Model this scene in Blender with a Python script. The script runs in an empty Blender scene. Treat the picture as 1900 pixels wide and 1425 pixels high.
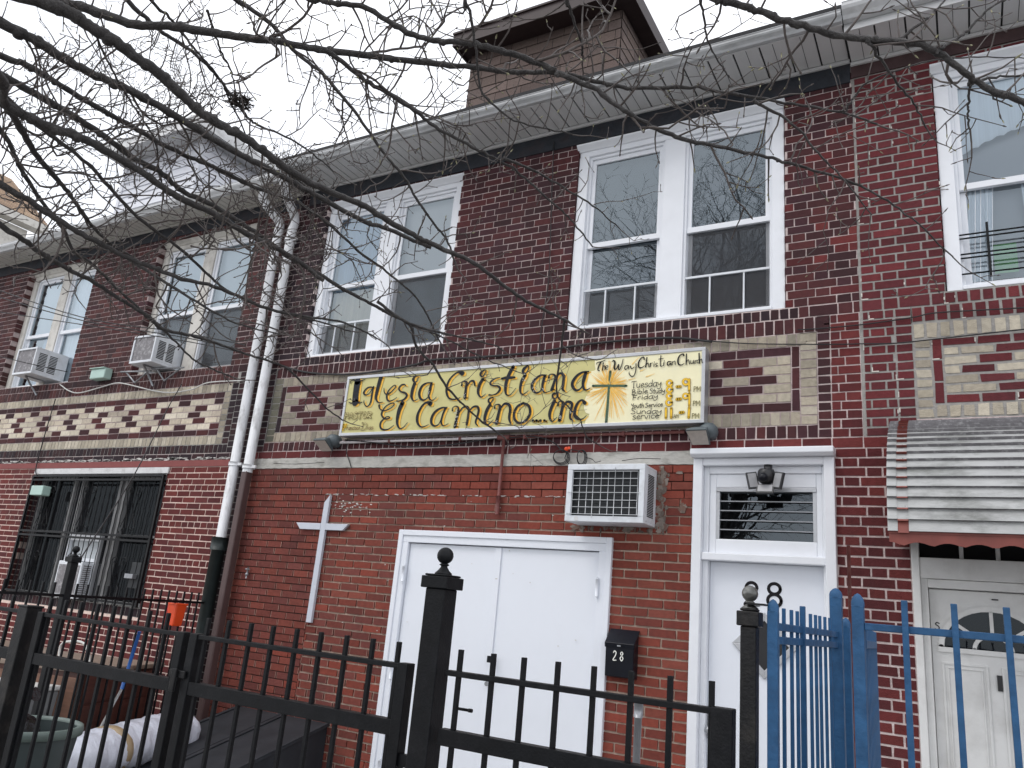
import bpy, math, random
from math import radians as R, sin, cos, pi
from mathutils import Vector, Matrix

SC = bpy.context.scene
COL = SC.collection
rnd = random.Random(11)

# ------------------------------------------------------------------ camera
EYE = Vector((0, 0, 1.6))
CR = Vector((0.87038, 0.484219, 0.08928))
CU = Vector((0.06011, -0.284461, 0.956801))
CW = Vector((-0.488698, 0.827414, 0.276695))
FPX = 1457.86
cam = bpy.data.cameras.new('camera')
cam.sensor_width = 36.0
cam.lens = FPX / 1900 * 36.0
cam.clip_start = 0.05
cam.clip_end = 500
camo = bpy.data.objects.new('camera', cam)
COL.objects.link(camo)
M = Matrix((CR, CU, -CW)).transposed().to_4x4()
M.translation = EYE
camo.matrix_world = M
SC.camera = camo


def at(x, y, Y):
    """point of the photograph's pixel (1900 wide) on the plane Y metres ahead of the viewer"""
    d = CW + CR * ((x - 950) / FPX) - CU * ((y - 712.5) / FPX)
    return EYE + d * (Y / d.y)


def atd(x, y, d):
    """the same at a depth d along the viewing direction"""
    return EYE + (CW + CR * ((x - 950) / FPX) - CU * ((y - 712.5) / FPX)) * d


# ------------------------------------------------------------------ world, sun, exposure
W = bpy.data.worlds.new('World')
SC.world = W
W.use_nodes = True
nt = W.node_tree
nt.nodes.clear()
out = nt.nodes.new('ShaderNodeOutputWorld')
bg = nt.nodes.new('ShaderNodeBackground')
bg.inputs['Strength'].default_value = 0.1
sky = nt.nodes.new('ShaderNodeTexSky')
sky.sky_type = 'NISHITA'
sky.sun_disc = False
SUN_EL, SUN_AZ = R(52), R(215)
sky.sun_elevation = SUN_EL
sky.sun_rotation = SUN_AZ
sky.air_density = 1.0
sky.dust_density = 2.0
tc = nt.nodes.new('ShaderNodeTexCoord')
mp = nt.nodes.new('ShaderNodeMapping')
mp.inputs['Scale'].default_value = (1.0, 1.0, 2.2)
ns = nt.nodes.new('ShaderNodeTexNoise')
ns.inputs['Scale'].default_value = 2.2
ns.inputs['Detail'].default_value = 6
ns.inputs['Roughness'].default_value = 0.55
rp = nt.nodes.new('ShaderNodeMapRange')
rp.inputs['From Min'].default_value = 0.32
rp.inputs['From Max'].default_value = 0.6
rp.inputs['To Min'].default_value = 0.62
rp.inputs['To Max'].default_value = 1.0
mx = nt.nodes.new('ShaderNodeMix')
mx.data_type = 'RGBA'
mx.inputs['B'].default_value = (12.9, 13.15, 13.75, 1)
L = nt.links.new
L(tc.outputs['Generated'], mp.inputs['Vector'])
L(mp.outputs['Vector'], ns.inputs['Vector'])
L(ns.outputs['Fac'], rp.inputs['Value'])
L(rp.outputs['Result'], mx.inputs['Factor'])
L(sky.outputs['Color'], mx.inputs['A'])
L(mx.outputs['Result'], bg.inputs['Color'])
L(bg.outputs['Background'], out.inputs['Surface'])

sun = bpy.data.lights.new('sun', 'SUN')
sun.energy = 0.8
sun.angle = R(25)
sun.color = (1.0, 0.97, 0.93)
suno = bpy.data.objects.new('sun', sun)
COL.objects.link(suno)
# Nishita's rotation is measured from +Y clockwise
sd = Vector((sin(SUN_AZ) * cos(SUN_EL), cos(SUN_AZ) * cos(SUN_EL), sin(SUN_EL)))
suno.rotation_euler = sd.to_track_quat('Z', 'Y').to_euler()

SC.view_settings.view_transform = 'Standard'
SC.view_settings.look = 'None'
SC.view_settings.gamma = 1.0
SC.view_settings.exposure = 0.24
SC.cycles.max_bounces = 8
SC.cycles.transparent_max_bounces = 24


# ------------------------------------------------------------------ materials
def lin(r, g, b, k=1.0):
    def f(c):
        c /= 255
        return (c / 12.92 if c <= 0.04045 else ((c + 0.055) / 1.055) ** 2.4) * k
    return (f(r), f(g), f(b), 1)


MATS = {}


def mat(name, col, rough=0.6, var=0.12, scale=8.0, bump=0.0, bscale=60.0, metal=0.0, spec=0.5, dirt=None,
        dirt_amt=0.0, dirt_scale=3.0, attr=False, stretch=None):
    if name in MATS:
        return MATS[name]
    m = bpy.data.materials.new(name)
    m.use_nodes = True
    n = m.node_tree.nodes
    l = m.node_tree.links.new
    b = n['Principled BSDF']
    b.inputs['Roughness'].default_value = rough
    b.inputs['Metallic'].default_value = metal
    b.inputs['Specular IOR Level'].default_value = spec
    t = n.new('ShaderNodeTexCoord')
    vec = t.outputs['Object']
    if stretch:
        mpp = n.new('ShaderNodeMapping')
        mpp.inputs['Scale'].default_value = stretch
        l(vec, mpp.inputs['Vector'])
        vec = mpp.outputs['Vector']
    no = n.new('ShaderNodeTexNoise')
    no.inputs['Scale'].default_value = scale
    no.inputs['Detail'].default_value = 5
    l(vec, no.inputs['Vector'])
    mr = n.new('ShaderNodeMapRange')
    mr.inputs['From Min'].default_value = 0.25
    mr.inputs['From Max'].default_value = 0.75
    mr.inputs['To Min'].default_value = 1 - var
    mr.inputs['To Max'].default_value = 1 + var
    l(no.outputs['Fac'], mr.inputs['Value'])
    mul = n.new('ShaderNodeVectorMath')
    mul.operation = 'SCALE'
    l(mr.outputs['Result'], mul.inputs['Scale'])
    if attr:
        a = n.new('ShaderNodeAttribute')
        a.attribute_name = 'Col'
        l(a.outputs['Color'], mul.inputs[0])
    else:
        mul.inputs[0].default_value = col[:3]
    res = mul.outputs['Vector']
    if dirt:
        n2 = n.new('ShaderNodeTexNoise')
        n2.inputs['Scale'].default_value = dirt_scale
        n2.inputs['Detail'].default_value = 8
        n2.inputs['Roughness'].default_value = 0.65
        l(vec, n2.inputs['Vector'])
        m2 = n.new('ShaderNodeMapRange')
        m2.inputs['From Min'].default_value = 0.5
        m2.inputs['From Max'].default_value = 0.75
        m2.inputs['To Min'].default_value = 0
        m2.inputs['To Max'].default_value = dirt_amt
        l(n2.outputs['Fac'], m2.inputs['Value'])
        mixd = n.new('ShaderNodeMix')
        mixd.data_type = 'RGBA'
        l(m2.outputs['Result'], mixd.inputs['Factor'])
        l(res, mixd.inputs['A'])
        mixd.inputs['B'].default_value = dirt
        res = mixd.outputs['Result']
    l(res, b.inputs['Base Color'])
    if bump:
        n3 = n.new('ShaderNodeTexNoise')
        n3.inputs['Scale'].default_value = bscale
        n3.inputs['Detail'].default_value = 4
        l(vec, n3.inputs['Vector'])
        bp = n.new('ShaderNodeBump')
        bp.inputs['Strength'].default_value = bump
        bp.inputs['Distance'].default_value = 0.01
        l(n3.outputs['Fac'], bp.inputs['Height'])
        l(bp.outputs['Normal'], b.inputs['Normal'])
    MATS[name] = m
    return m


def glass_mat(name, tint=(0.8, 0.84, 0.86), k=2.4, base=0.03):
    m = bpy.data.materials.new(name)
    m.use_nodes = True
    n = m.node_tree.nodes
    l = m.node_tree.links.new
    n.clear()
    o = n.new('ShaderNodeOutputMaterial')
    tr = n.new('ShaderNodeBsdfTransparent')
    tr.inputs['Color'].default_value = (*tint, 1)
    gl = n.new('ShaderNodeBsdfGlossy')
    gl.inputs['Roughness'].default_value = 0.0
    gl.inputs['Color'].default_value = (0.82, 0.93, 1, 1)
    nz = n.new('ShaderNodeTexNoise')
    nz.inputs['Scale'].default_value = 2.5
    t = n.new('ShaderNodeTexCoord')
    l(t.outputs['Object'], nz.inputs['Vector'])
    bp = n.new('ShaderNodeBump')
    bp.inputs['Strength'].default_value = 0.02
    bp.inputs['Distance'].default_value = 0.05
    l(nz.outputs['Fac'], bp.inputs['Height'])
    l(bp.outputs['Normal'], gl.inputs['Normal'])
    fr = n.new('ShaderNodeFresnel')
    fr.inputs['IOR'].default_value = 1.5
    ma = n.new('ShaderNodeMath')
    ma.operation = 'MULTIPLY_ADD'
    ma.use_clamp = True
    ma.inputs[1].default_value = k
    ma.inputs[2].default_value = base
    l(fr.outputs['Fac'], ma.inputs[0])
    mi = n.new('ShaderNodeMixShader')
    l(ma.outputs['Value'], mi.inputs['Fac'])
    l(tr.outputs['BSDF'], mi.inputs[1])
    l(gl.outputs['BSDF'], mi.inputs[2])
    l(mi.outputs['Shader'], o.inputs['Surface'])
    MATS[name] = m
    return m


def mesh_mat(name, col, cover):
    """fine woven screen: part see-through, part thread"""
    m = bpy.data.materials.new(name)
    m.use_nodes = True
    n = m.node_tree.nodes
    l = m.node_tree.links.new
    n.clear()
    o = n.new('ShaderNodeOutputMaterial')
    tr = n.new('ShaderNodeBsdfTransparent')
    d = n.new('ShaderNodeBsdfDiffuse')
    d.inputs['Color'].default_value = col
    nz = n.new('ShaderNodeTexNoise')
    nz.inputs['Scale'].default_value = 3
    mr = n.new('ShaderNodeMapRange')
    mr.inputs['To Min'].default_value = cover - 0.12
    mr.inputs['To Max'].default_value = cover + 0.12
    l(nz.outputs['Fac'], mr.inputs['Value'])
    mi = n.new('ShaderNodeMixShader')
    l(mr.outputs['Result'], mi.inputs['Fac'])
    l(tr.outputs['BSDF'], mi.inputs[1])
    l(d.outputs['BSDF'], mi.inputs[2])
    l(mi.outputs['Shader'], o.inputs['Surface'])
    MATS[name] = m
    return m


mat('masonry', (1, 1, 1), 0.88, 0.16, 30, 0.5, 140, attr=True, spec=0.25, dirt=(0.03, 0.026, 0.028, 1), dirt_amt=0.35,
    dirt_scale=1.6)
mat('stucco', lin(186, 184, 178), 0.9, 0.14, 14, 0.6, 60, spec=0.2, dirt=lin(110, 106, 98), dirt_amt=0.8, dirt_scale=5,
    stretch=(1, 1, 2.5))
mat('white_paint', (0.80, 0.82, 0.86, 1), 0.4, 0.03, 5, 0.05, 25, dirt=(0.5, 0.5, 0.5, 1), dirt_amt=0.12, dirt_scale=4)
mat('door_paint', (0.79, 0.82, 0.88, 1), 0.35, 0.025, 2, 0.06, 6, dirt=(0.55, 0.57, 0.62, 1), dirt_amt=0.15, dirt_scale=2)
mat('old_white', (0.66, 0.66, 0.66, 1), 0.55, 0.06, 12, 0.15, 40, dirt=(0.2, 0.19, 0.18, 1), dirt_amt=0.5, dirt_scale=9)
mat('cream_paint', (0.60, 0.575, 0.53, 1), 0.55, 0.06, 10, 0.1, 40, dirt=(0.15, 0.13, 0.1, 1), dirt_amt=0.5, dirt_scale=7)
mat('peeling_white', (0.72, 0.73, 0.75, 1), 0.5, 0.05, 10, 0.2, 50, dirt=(0.13, 0.12, 0.11, 1), dirt_amt=0.75, dirt_scale=11,
    stretch=(1, 1, 0.35))
mat('soffit_vinyl', (0.66, 0.66, 0.66, 1), 0.5, 0.05, 4, 0.05, 30)
mat('soffit_cream', (0.64, 0.62, 0.58, 1), 0.5, 0.05, 4, 0.05, 30)
mat('gutter_metal', (0.48, 0.49, 0.50, 1), 0.38, 0.1, 6, 0.1, 20, dirt=(0.12, 0.115, 0.11, 1), dirt_amt=0.7, dirt_scale=5,
    stretch=(0.4, 1, 1))
mat('gutter_white', (0.6, 0.61, 0.62, 1), 0.45, 0.08, 6, 0.1, 20, dirt=(0.2, 0.19, 0.18, 1), dirt_amt=0.5, dirt_scale=6)
mat('frieze_dark', (0.02, 0.024, 0.032, 1), 0.8, 0.3, 12, 0.4, 40, dirt=(0.06, 0.035, 0.035, 1), dirt_amt=0.6, dirt_scale=4)
mat('frieze_brown', (0.06, 0.032, 0.033, 1), 0.8, 0.25, 12, 0.3, 40)
mat('roof_felt', (0.03, 0.03, 0.032, 1), 0.9, 0.2, 10, 0.4, 60)
mat('brown_shingle', (0.13, 0.095, 0.085, 1), 0.9, 0.14, 40, 0.6, 180, attr=True)
mat('brown_trim', (0.035, 0.02, 0.02, 1), 0.6, 0.2, 10)
mat('vinyl_white', (0.74, 0.75, 0.80, 1), 0.5, 0.04, 6)
mat('tan_shingle', (0.32, 0.22, 0.15, 1), 0.9, 0.15, 30, 0.4, 100, attr=True)
mat('aluminium', (0.5, 0.51, 0.53, 1), 0.4, 0.08, 8, metal=0.6)
mat('black_iron', (0.0055, 0.006, 0.0075, 1), 0.45, 0.35, 18, 0.12, 120, spec=0.22, dirt=(0.02, 0.02, 0.022, 1), dirt_amt=0.6, dirt_scale=14)
mat('worn_iron', (0.008, 0.008, 0.009, 1), 0.36, 0.4, 14, 0.15, 90, spec=0.3, dirt=(0.06, 0.052, 0.045, 1), dirt_amt=0.6, dirt_scale=9)
mat('silver_ball', (0.2, 0.2, 0.19, 1), 0.3, 0.5, 25, 0.2, 60, metal=0.7, dirt=(0.02, 0.02, 0.02, 1), dirt_amt=0.9, dirt_scale=20)
mat('blue_iron', (0.026, 0.097, 0.215, 1), 0.45, 0.2, 18, 0.2, 70, spec=0.3, dirt=(0.007, 0.035, 0.09, 1), dirt_amt=0.6, dirt_scale=12)
mat('bark', (0.036, 0.032, 0.031, 1), 0.65, 0.4, 30, 0.7, 150, dirt=(0.13, 0.125, 0.12, 1), dirt_amt=0.65, dirt_scale=24)
mat('twig_bark', (0.085, 0.07, 0.064, 1), 0.6, 0.35, 40, dirt=(0.16, 0.14, 0.13, 1), dirt_amt=0.5, dirt_scale=40)
mat('bud_green', (0.30, 0.29, 0.17, 1), 0.6, 0.3, 90)
mat('sign_mustard', lin(203, 195, 132), 0.5, 0.05, 5, 0.04, 30, dirt=lin(170, 160, 100), dirt_amt=0.35, dirt_scale=8)
mat('sign_pale', lin(243, 236, 196), 0.5, 0.05, 5, 0.04, 30, dirt=lin(222, 222, 205), dirt_amt=0.5, dirt_scale=6)
mat('paint_dark', lin(34, 38, 46), 0.6, 0.3, 30, spec=0.2, dirt=lin(62, 48, 28), dirt_amt=0.5, dirt_scale=18)
mat('paint_black', lin(26, 24, 28), 0.6, 0.2, 40, spec=0.2)
mat('paint_orange', lin(248, 190, 66), 0.5, 0.1, 20)
mat('paint_glow', lin(250, 226, 160), 0.5, 0.12, 14)
mat('paint_chip', lin(215, 214, 205), 0.6, 0.1, 60)
mat('door_old', (0.73, 0.73, 0.72, 1), 0.5, 0.05, 8, 0.08, 40, dirt=(0.42, 0.41, 0.39, 1), dirt_amt=0.4, dirt_scale=5)
mat('paint_ray', lin(245, 205, 120), 0.5, 0.14, 30)
mat('paint_yellow', lin(236, 190, 40), 0.45, 0.1, 20)
mat('paint_brown', lin(108, 72, 30), 0.5, 0.2, 30)
mat('paint_green', lin(62, 92, 66), 0.5, 0.35, 60, dirt=lin(30, 36, 34), dirt_amt=0.9, dirt_scale=40)
mat('paint_grey', lin(140, 132, 92), 0.5, 0.2, 30)
mat('paint_white', lin(235, 235, 228), 0.5, 0.05, 20)
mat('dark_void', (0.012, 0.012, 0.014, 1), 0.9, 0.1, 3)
mat('interior', (0.10, 0.10, 0.105, 1), 0.9, 0.1, 2)
mat('curtain_white', (0.80, 0.82, 0.85, 1), 0.9, 0.08, 6, stretch=(12, 1, 0.4))
mat('cross_paint', (0.56, 0.59, 0.66, 1), 0.4, 0.05, 8, 0.08, 40, dirt=(0.4, 0.41, 0.44, 1), dirt_amt=0.3, dirt_scale=8)
mat('curtain_blue', (0.40, 0.50, 0.62, 1), 0.9, 0.12, 4, stretch=(9, 1, 0.3))
mat('curtain_beige', (0.58, 0.50, 0.38, 1), 0.9, 0.12, 4, stretch=(9, 1, 0.3))
mat('blind_grey', (0.40, 0.40, 0.42, 1), 0.8, 0.05, 3)
mat('blind_slate', (0.16, 0.20, 0.24, 1), 0.8, 0.08, 3)
mat('blind_dark', (0.085, 0.10, 0.11, 1), 0.8, 0.08, 3)
mat('blind_light', (0.55, 0.58, 0.60, 1), 0.8, 0.05, 3)
mat('plastic_white', (0.72, 0.75, 0.79, 1), 0.4, 0.04, 6, dirt=(0.35, 0.34, 0.32, 1), dirt_amt=0.4, dirt_scale=9)
mat('coil_dark', (0.02, 0.023, 0.026, 1), 0.6, 0.3, 60)
mat('coil_grey', (0.20, 0.19, 0.2, 1), 0.7, 0.12, 25, dirt=(0.6, 0.6, 0.6, 1), dirt_amt=0.7, dirt_scale=26)
mat('wire_white', (0.62, 0.64, 0.66, 1), 0.4, 0.1, 20)
mat('cable_black', (0.012, 0.012, 0.014, 1), 0.5, 0.2, 20)
mat('cable_white', (0.6, 0.6, 0.58, 1), 0.5, 0.1, 20)
mat('rust_pipe', (0.16, 0.045, 0.04, 1), 0.6, 0.25, 30, dirt=(0.3, 0.2, 0.18, 1), dirt_amt=0.5, dirt_scale=25)
mat('pipe_pale', (0.72, 0.68, 0.68, 1), 0.5, 0.1, 25, dirt=(0.25, 0.12, 0.11, 1), dirt_amt=0.35, dirt_scale=12)
mat('brown_pipe', (0.085, 0.05, 0.048, 1), 0.5, 0.12, 10)
mat('green_black', (0.014, 0.022, 0.022, 1), 0.5, 0.3, 12)
mat('lamp_grey', (0.09, 0.11, 0.12, 1), 0.5, 0.2, 14)
mat('lens_frost', (0.55, 0.5, 0.45, 1), 0.4, 0.1, 30)
mat('black_plastic', (0.015, 0.015, 0.017, 1), 0.35, 0.2, 10)
mat('mailbox_black', (0.006, 0.007, 0.012, 1), 0.3, 0.2, 10, spec=0.3)
mat('awning_metal', (0.43, 0.435, 0.43, 1), 0.5, 0.12, 10, 0.15, 50, dirt=(0.075, 0.08, 0.065, 1), dirt_amt=0.95, dirt_scale=4,
    stretch=(0.7, 1, 1.6))
mat('awning_red', (0.24, 0.06, 0.05, 1), 0.5, 0.2, 14, dirt=(0.5, 0.48, 0.47, 1), dirt_amt=0.8, dirt_scale=9)
mat('awning_pink', (0.42, 0.33, 0.34, 1), 0.5, 0.15, 14, dirt=(0.2, 0.09, 0.09, 1), dirt_amt=0.6, dirt_scale=12)
mat('valance_red', (0.21, 0.052, 0.04, 1), 0.55, 0.2, 9)
mat('red_band', (0.22, 0.052, 0.048, 1), 0.7, 0.12, 8, 0.2, 40)
mat('bin_green', (0.05, 0.066, 0.068, 1), 0.45, 0.1, 8)
mat('bin_rim', (0.13, 0.17, 0.155, 1), 0.45, 0.1, 8)
mat('wrap_white', (0.62, 0.64, 0.72, 1), 0.28, 0.08, 10, 1.0, 16, stretch=(1, 2.2, 1))
mat('tape_tan', (0.34, 0.25, 0.15, 1), 0.35, 0.1, 10)
mat('steel_black', (0.024, 0.026, 0.031, 1), 0.6, 0.25, 6, 0.08, 30, spec=0.25, dirt=(0.06, 0.06, 0.062, 1), dirt_amt=0.3, dirt_scale=5)
mat('wood_red', (0.085, 0.03, 0.022, 1), 0.5, 0.25, 6, stretch=(1, 1, 8))
mat('wood_brown', (0.17, 0.085, 0.055, 1), 0.5, 0.2, 6, stretch=(1, 1, 8))
mat('wood_top', (0.25, 0.19, 0.15, 1), 0.45, 0.15, 6, stretch=(6, 1, 1))
mat('orange_plastic', (0.75, 0.075, 0.015, 1), 0.35, 0.1, 10)
mat('red_plastic', (0.5, 0.03, 0.025, 1), 0.35, 0.1, 10)
mat('blue_plastic', (0.015, 0.1, 0.36, 1), 0.4, 0.1, 10)
mat('grey_plastic', (0.22, 0.23, 0.235, 1), 0.45, 0.1, 10)
mat('bag_black', (0.01, 0.01, 0.012, 1), 0.22, 0.2, 10, 0.6, 25)
mat('mint_plastic', (0.42, 0.58, 0.52, 1), 0.4, 0.05, 8)
mat('galv', (0.32, 0.33, 0.35, 1), 0.35, 0.15, 20, metal=0.5)
mat('concrete', (0.27, 0.265, 0.255, 1), 0.9, 0.12, 3, 0.4, 40, dirt=(0.1, 0.1, 0.095, 1), dirt_amt=0.5, dirt_scale=1.5)
mat('asphalt', (0.05, 0.05, 0.052, 1), 0.9, 0.2, 6, 0.4, 80)
mat('nest', (0.05, 0.04, 0.035, 1), 0.9, 0.3, 40)
mat('green_card', (0.3, 0.6, 0.28, 1), 0.6, 0.1, 10)
glass_mat('glass', (0.86, 0.9, 0.92), 2.6, 0.05)
glass_mat('glass_dark', (0.5, 0.52, 0.54), 1.7, 0.02)
glass_mat('glass_dim', (0.5, 0.52, 0.54), 0.7, 0.0)
mat('blind_warm', (0.50, 0.475, 0.47, 1), 0.8, 0.05, 3)
mat('lens_dull', (0.30, 0.30, 0.31, 1), 0.35, 0.1, 30)
mesh_mat('insect_screen', (0.085, 0.085, 0.09, 1), 0.5)
mesh_mat('guard_mesh', (0.022, 0.023, 0.026, 1), 0.42)


# ------------------------------------------------------------------ mesh builder
class MB:
    def __init__(s):
        s.v = []
        s.f = []
        s.m = []
        s.c = []
        s.sm = []

    def face(s, pts, mi=0, col=(1, 1, 1), smooth=False):
        i = len(s.v)
        s.v.extend(tuple(p) for p in pts)
        s.f.append(tuple(range(i, i + len(pts))))
        s.m.append(mi)
        s.c.append(col)
        s.sm.append(smooth)

    def idx(s, pts, faces, mi=0, col=(1, 1, 1), smooth=False):
        i = len(s.v)
        s.v.extend(tuple(p) for p in pts)
        for f in faces:
            s.f.append(tuple(i + k for k in f))
            s.m.append(mi)
            s.c.append(col)
            s.sm.append(smooth)

    def box(s, x0, x1, y0, y1, z0, z1, mi=0, col=(1, 1, 1), xf=None):
        p = [(x0, y0, z0), (x1, y0, z0), (x1, y1, z0), (x0, y1, z0), (x0, y0, z1), (x1, y0, z1), (x1, y1, z1), (x0, y1, z1)]
        if xf:
            p = [tuple(xf @ Vector(q)) for q in p]
        s.idx(p, [(0, 3, 2, 1), (4, 5, 6, 7), (0, 1, 5, 4), (1, 2, 6, 5), (2, 3, 7, 6), (3, 0, 4, 7)], mi, col)

    def hexa(s, p, mi=0, col=(1, 1, 1)):
        """eight corners: bottom ring then top ring"""
        s.idx(p, [(0, 3, 2, 1), (4, 5, 6, 7), (0, 1, 5, 4), (1, 2, 6, 5), (2, 3, 7, 6), (3, 0, 4, 7)], mi, col)

    def prism(s, poly, d, mi=0, col=(1, 1, 1)):
        """polygon (3-D points) pushed along vector d"""
        d = Vector(d)
        a = [Vector(p) for p in poly]
        n = len(a)
        s.idx([*a, *[p + d for p in a]], [tuple(range(n))[::-1], tuple(range(n, 2 * n))] +
              [(i, (i + 1) % n, n + (i + 1) % n, n + i) for i in range(n)], mi, col)

    def extx(s, prof, x0, x1, mi=0, smooth=False):
        """profile of (y, z) points run along x"""
        s.prism([(x0, y, z) for y, z in prof], (x1 - x0, 0, 0), mi)

    def tube(s, pts, rad, n=6, mi=0, cap=True, smooth=True, col=(1, 1, 1)):
        pts = [Vector(p) for p in pts]
        k = len(pts)
        if not hasattr(rad, '__len__'):
            rad = [rad] * k
        base = len(s.v)
        up = None
        for i, p in enumerate(pts):
            t = (pts[min(i + 1, k - 1)] - pts[max(i - 1, 0)])
            if t.length < 1e-9:
                t = Vector((0, 0, 1))
            t.normalize()
            if up is None:
                up = Vector((0, 0, 1)) if abs(t.z) < 0.9 else Vector((1, 0, 0))
            a = t.cross(up)
            if a.length < 1e-6:
                a = t.orthogonal()
            a.normalize()
            up = a.cross(t)
            for j in range(n):
                th = 2 * pi * j / n
                q = p + (a * cos(th) + up * sin(th)) * rad[i]
                s.v.append(tuple(q))
        for i in range(k - 1):
            for j in range(n):
                j2 = (j + 1) % n
                s.f.append((base + i * n + j, base + i * n + j2, base + (i + 1) * n + j2, base + (i + 1) * n + j))
                s.m.append(mi)
                s.c.append(col)
                s.sm.append(smooth)
        if cap:
            for rr in (range(n), range((k - 1) * n + n - 1, (k - 1) * n - 1, -1)):
                s.f.append(tuple(base + q for q in rr))
                s.m.append(mi)
                s.c.append(col)
                s.sm.append(False)

    def lathe(s, prof, c, n=24, mi=0, smooth=True):
        """profile of (radius, z) turned about a vertical axis through c"""
        base = len(s.v)
        c = Vector(c)
        for r_, z in prof:
            for j in range(n):
                th = 2 * pi * j / n
                s.v.append((c.x + r_ * cos(th), c.y + r_ * sin(th), c.z + z))
        for i in range(len(prof) - 1):
            for j in range(n):
                j2 = (j + 1) % n
                s.f.append((base + i * n + j, base + i * n + j2, base + (i + 1) * n + j2, base + (i + 1) * n + j))
                s.m.append(mi)
                s.c.append((1, 1, 1))
                s.sm.append(smooth)

    def ball(s, c, r, mi=0, n=16, squash=1.0):
        s.lathe([(max(r * sin(pi * i / 10), 1e-4), -r * cos(pi * i / 10) * squash) for i in range(11)], c, n, mi)

    def build(s, name, mats, parent=None, bevel=0.0, origin=None):
        me = bpy.data.meshes.new(name)
        if origin is None and parent is None:
            xs, ys, zs = zip(*s.v)
            origin = ((min(xs) + max(xs)) / 2, (min(ys) + max(ys)) / 2, min(zs))
        o_ = Vector(origin) if origin is not None else parent_loc(parent)
        me.from_pydata([(a - o_.x, b - o_.y, c - o_.z) for a, b, c in s.v], [], s.f)
        if isinstance(mats, str):
            mats = [mats]
        for m in mats:
            me.materials.append(MATS[m])
        me.polygons.foreach_set('material_index', s.m)
        me.polygons.foreach_set('use_smooth', s.sm)
        if any(c != (1, 1, 1) for c in s.c) or any(MATS[m].name in ('masonry', 'brown_shingle', 'tan_shingle') for m in mats):
            at_ = me.attributes.new('Col', 'FLOAT_COLOR', 'CORNER')
            buf = []
            for f, c in zip(s.f, s.c):
                buf.extend([c[0], c[1], c[2], 1.0] * len(f))
            at_.data.foreach_set('color', buf)
        me.update()
        o = bpy.data.objects.new(name, me)
        COL.objects.link(o)
        if parent:
            o.parent = parent
            if origin is not None:
                o.location = o_ - parent_loc(parent)
        else:
            o.location = o_
        if bevel:
            b = o.modifiers.new('bevel', 'BEVEL')
            b.width = bevel
            b.segments = 2
            b.limit_method = 'ANGLE'
            b.angle_limit = R(40)
        return o


def parent_loc(o):
    p = Vector((0, 0, 0))
    while o:
        p += o.location
        o = o.parent
    return p


def tag(o, label=None, cat=None, group=None, kind=None):
    if label:
        o['label'] = label
    if cat:
        o['category'] = cat
    if group:
        o['group'] = group
    if kind:
        o['kind'] = kind
    return o


def empty(name, loc, label, cat, group=None):
    o = bpy.data.objects.new(name, None)
    o.empty_display_size = 0.2
    COL.objects.link(o)
    o.location = loc
    return tag(o, label, cat, group)


def spline(pts, k=6):
    """Catmull-Rom through tuples of any length"""
    pts = [tuple(p) for p in pts]
    if len(pts) < 3:
        return pts
    P = [tuple(2 * a - b for a, b in zip(pts[0], pts[1]))] + pts + [tuple(2 * a - b for a, b in zip(pts[-1], pts[-2]))]
    r_ = []
    for i in range(1, len(P) - 2):
        for j in range(k):
            t = j / k
            r_.append(tuple(0.5 * (2 * b + (c - a) * t + (2 * a - 5 * b + 4 * c - d) * t * t + (3 * b - a - 3 * c + d) * t ** 3)
                            for a, b, c, d in zip(P[i - 1], P[i], P[i + 1], P[i + 2])))
    r_.append(pts[-1])
    return r_

# ------------------------------------------------------------------ ground
g = MB()
g.box(-60, 60, -3.2, 2.2, -0.3, 0.0)
g.build('sidewalk', 'concrete')
bpy.data.objects['sidewalk']['kind'] = 'structure'
g = MB()
g.box(-60, 60, 2.2, 60, -0.3, 0.004)
tag(g.build('yard_paving', 'concrete'), kind='structure')
g = MB()
g.box(-60, 60, -60, -3.2, -0.5, -0.13)
tag(g.build('road', 'asphalt'), kind='structure')

# ------------------------------------------------------------------ brickwork
FY = 5.80        # street face of the bricks
DEEP = 0.11


def mixc(a, b, t):
    return tuple(x + (y - x) * t for x, y in zip(a, b))


PAL = {
    'dark': [lin(74, 44, 46), lin(66, 40, 43), lin(80, 45, 47), lin(62, 40, 43), lin(84, 46, 47), lin(70, 44, 49)],
    'darker': [lin(54, 39, 43), lin(48, 37, 42), lin(60, 41, 43), lin(64, 41, 44), lin(50, 39, 44)],
    'pier': [lin(98, 45, 46), lin(90, 42, 44), lin(104, 47, 47), lin(86, 42, 44), lin(106, 50, 49)],
    'red': [lin(102, 46, 50), lin(95, 43, 47), lin(108, 49, 52), lin(90, 43, 47), lin(99, 48, 52)],
    'beige': [lin(184, 174, 156), lin(172, 163, 146), lin(194, 185, 168), lin(164, 155, 140), lin(180, 171, 154)],
    'beige_l': [lin(208, 196, 176), lin(196, 184, 166), lin(216, 206, 188), lin(188, 176, 160), lin(202, 192, 174)],
    'beige_old': [lin(164, 154, 138), lin(152, 144, 130), lin(172, 163, 147), lin(142, 135, 122)],
    'low_l': [lin(118, 63, 55), lin(111, 60, 53), lin(125, 66, 56), lin(106, 59, 54), lin(116, 65, 59)],
    'low_r': [lin(129, 65, 54), lin(122, 62, 52), lin(136, 68, 56), lin(116, 60, 52), lin(132, 72, 61)],
    'lefthouse': [lin(102, 48, 46), lin(95, 44, 44), lin(108, 52, 49), lin(88, 43, 44), lin(100, 51, 50)],
    'lefttop': [lin(76, 50, 50), lin(68, 46, 47), lin(82, 53, 52), lin(64, 46, 48), lin(88, 54, 53)],
    'mossy': [lin(104, 102, 90), lin(92, 92, 82), lin(116, 112, 100)],
}
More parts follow.
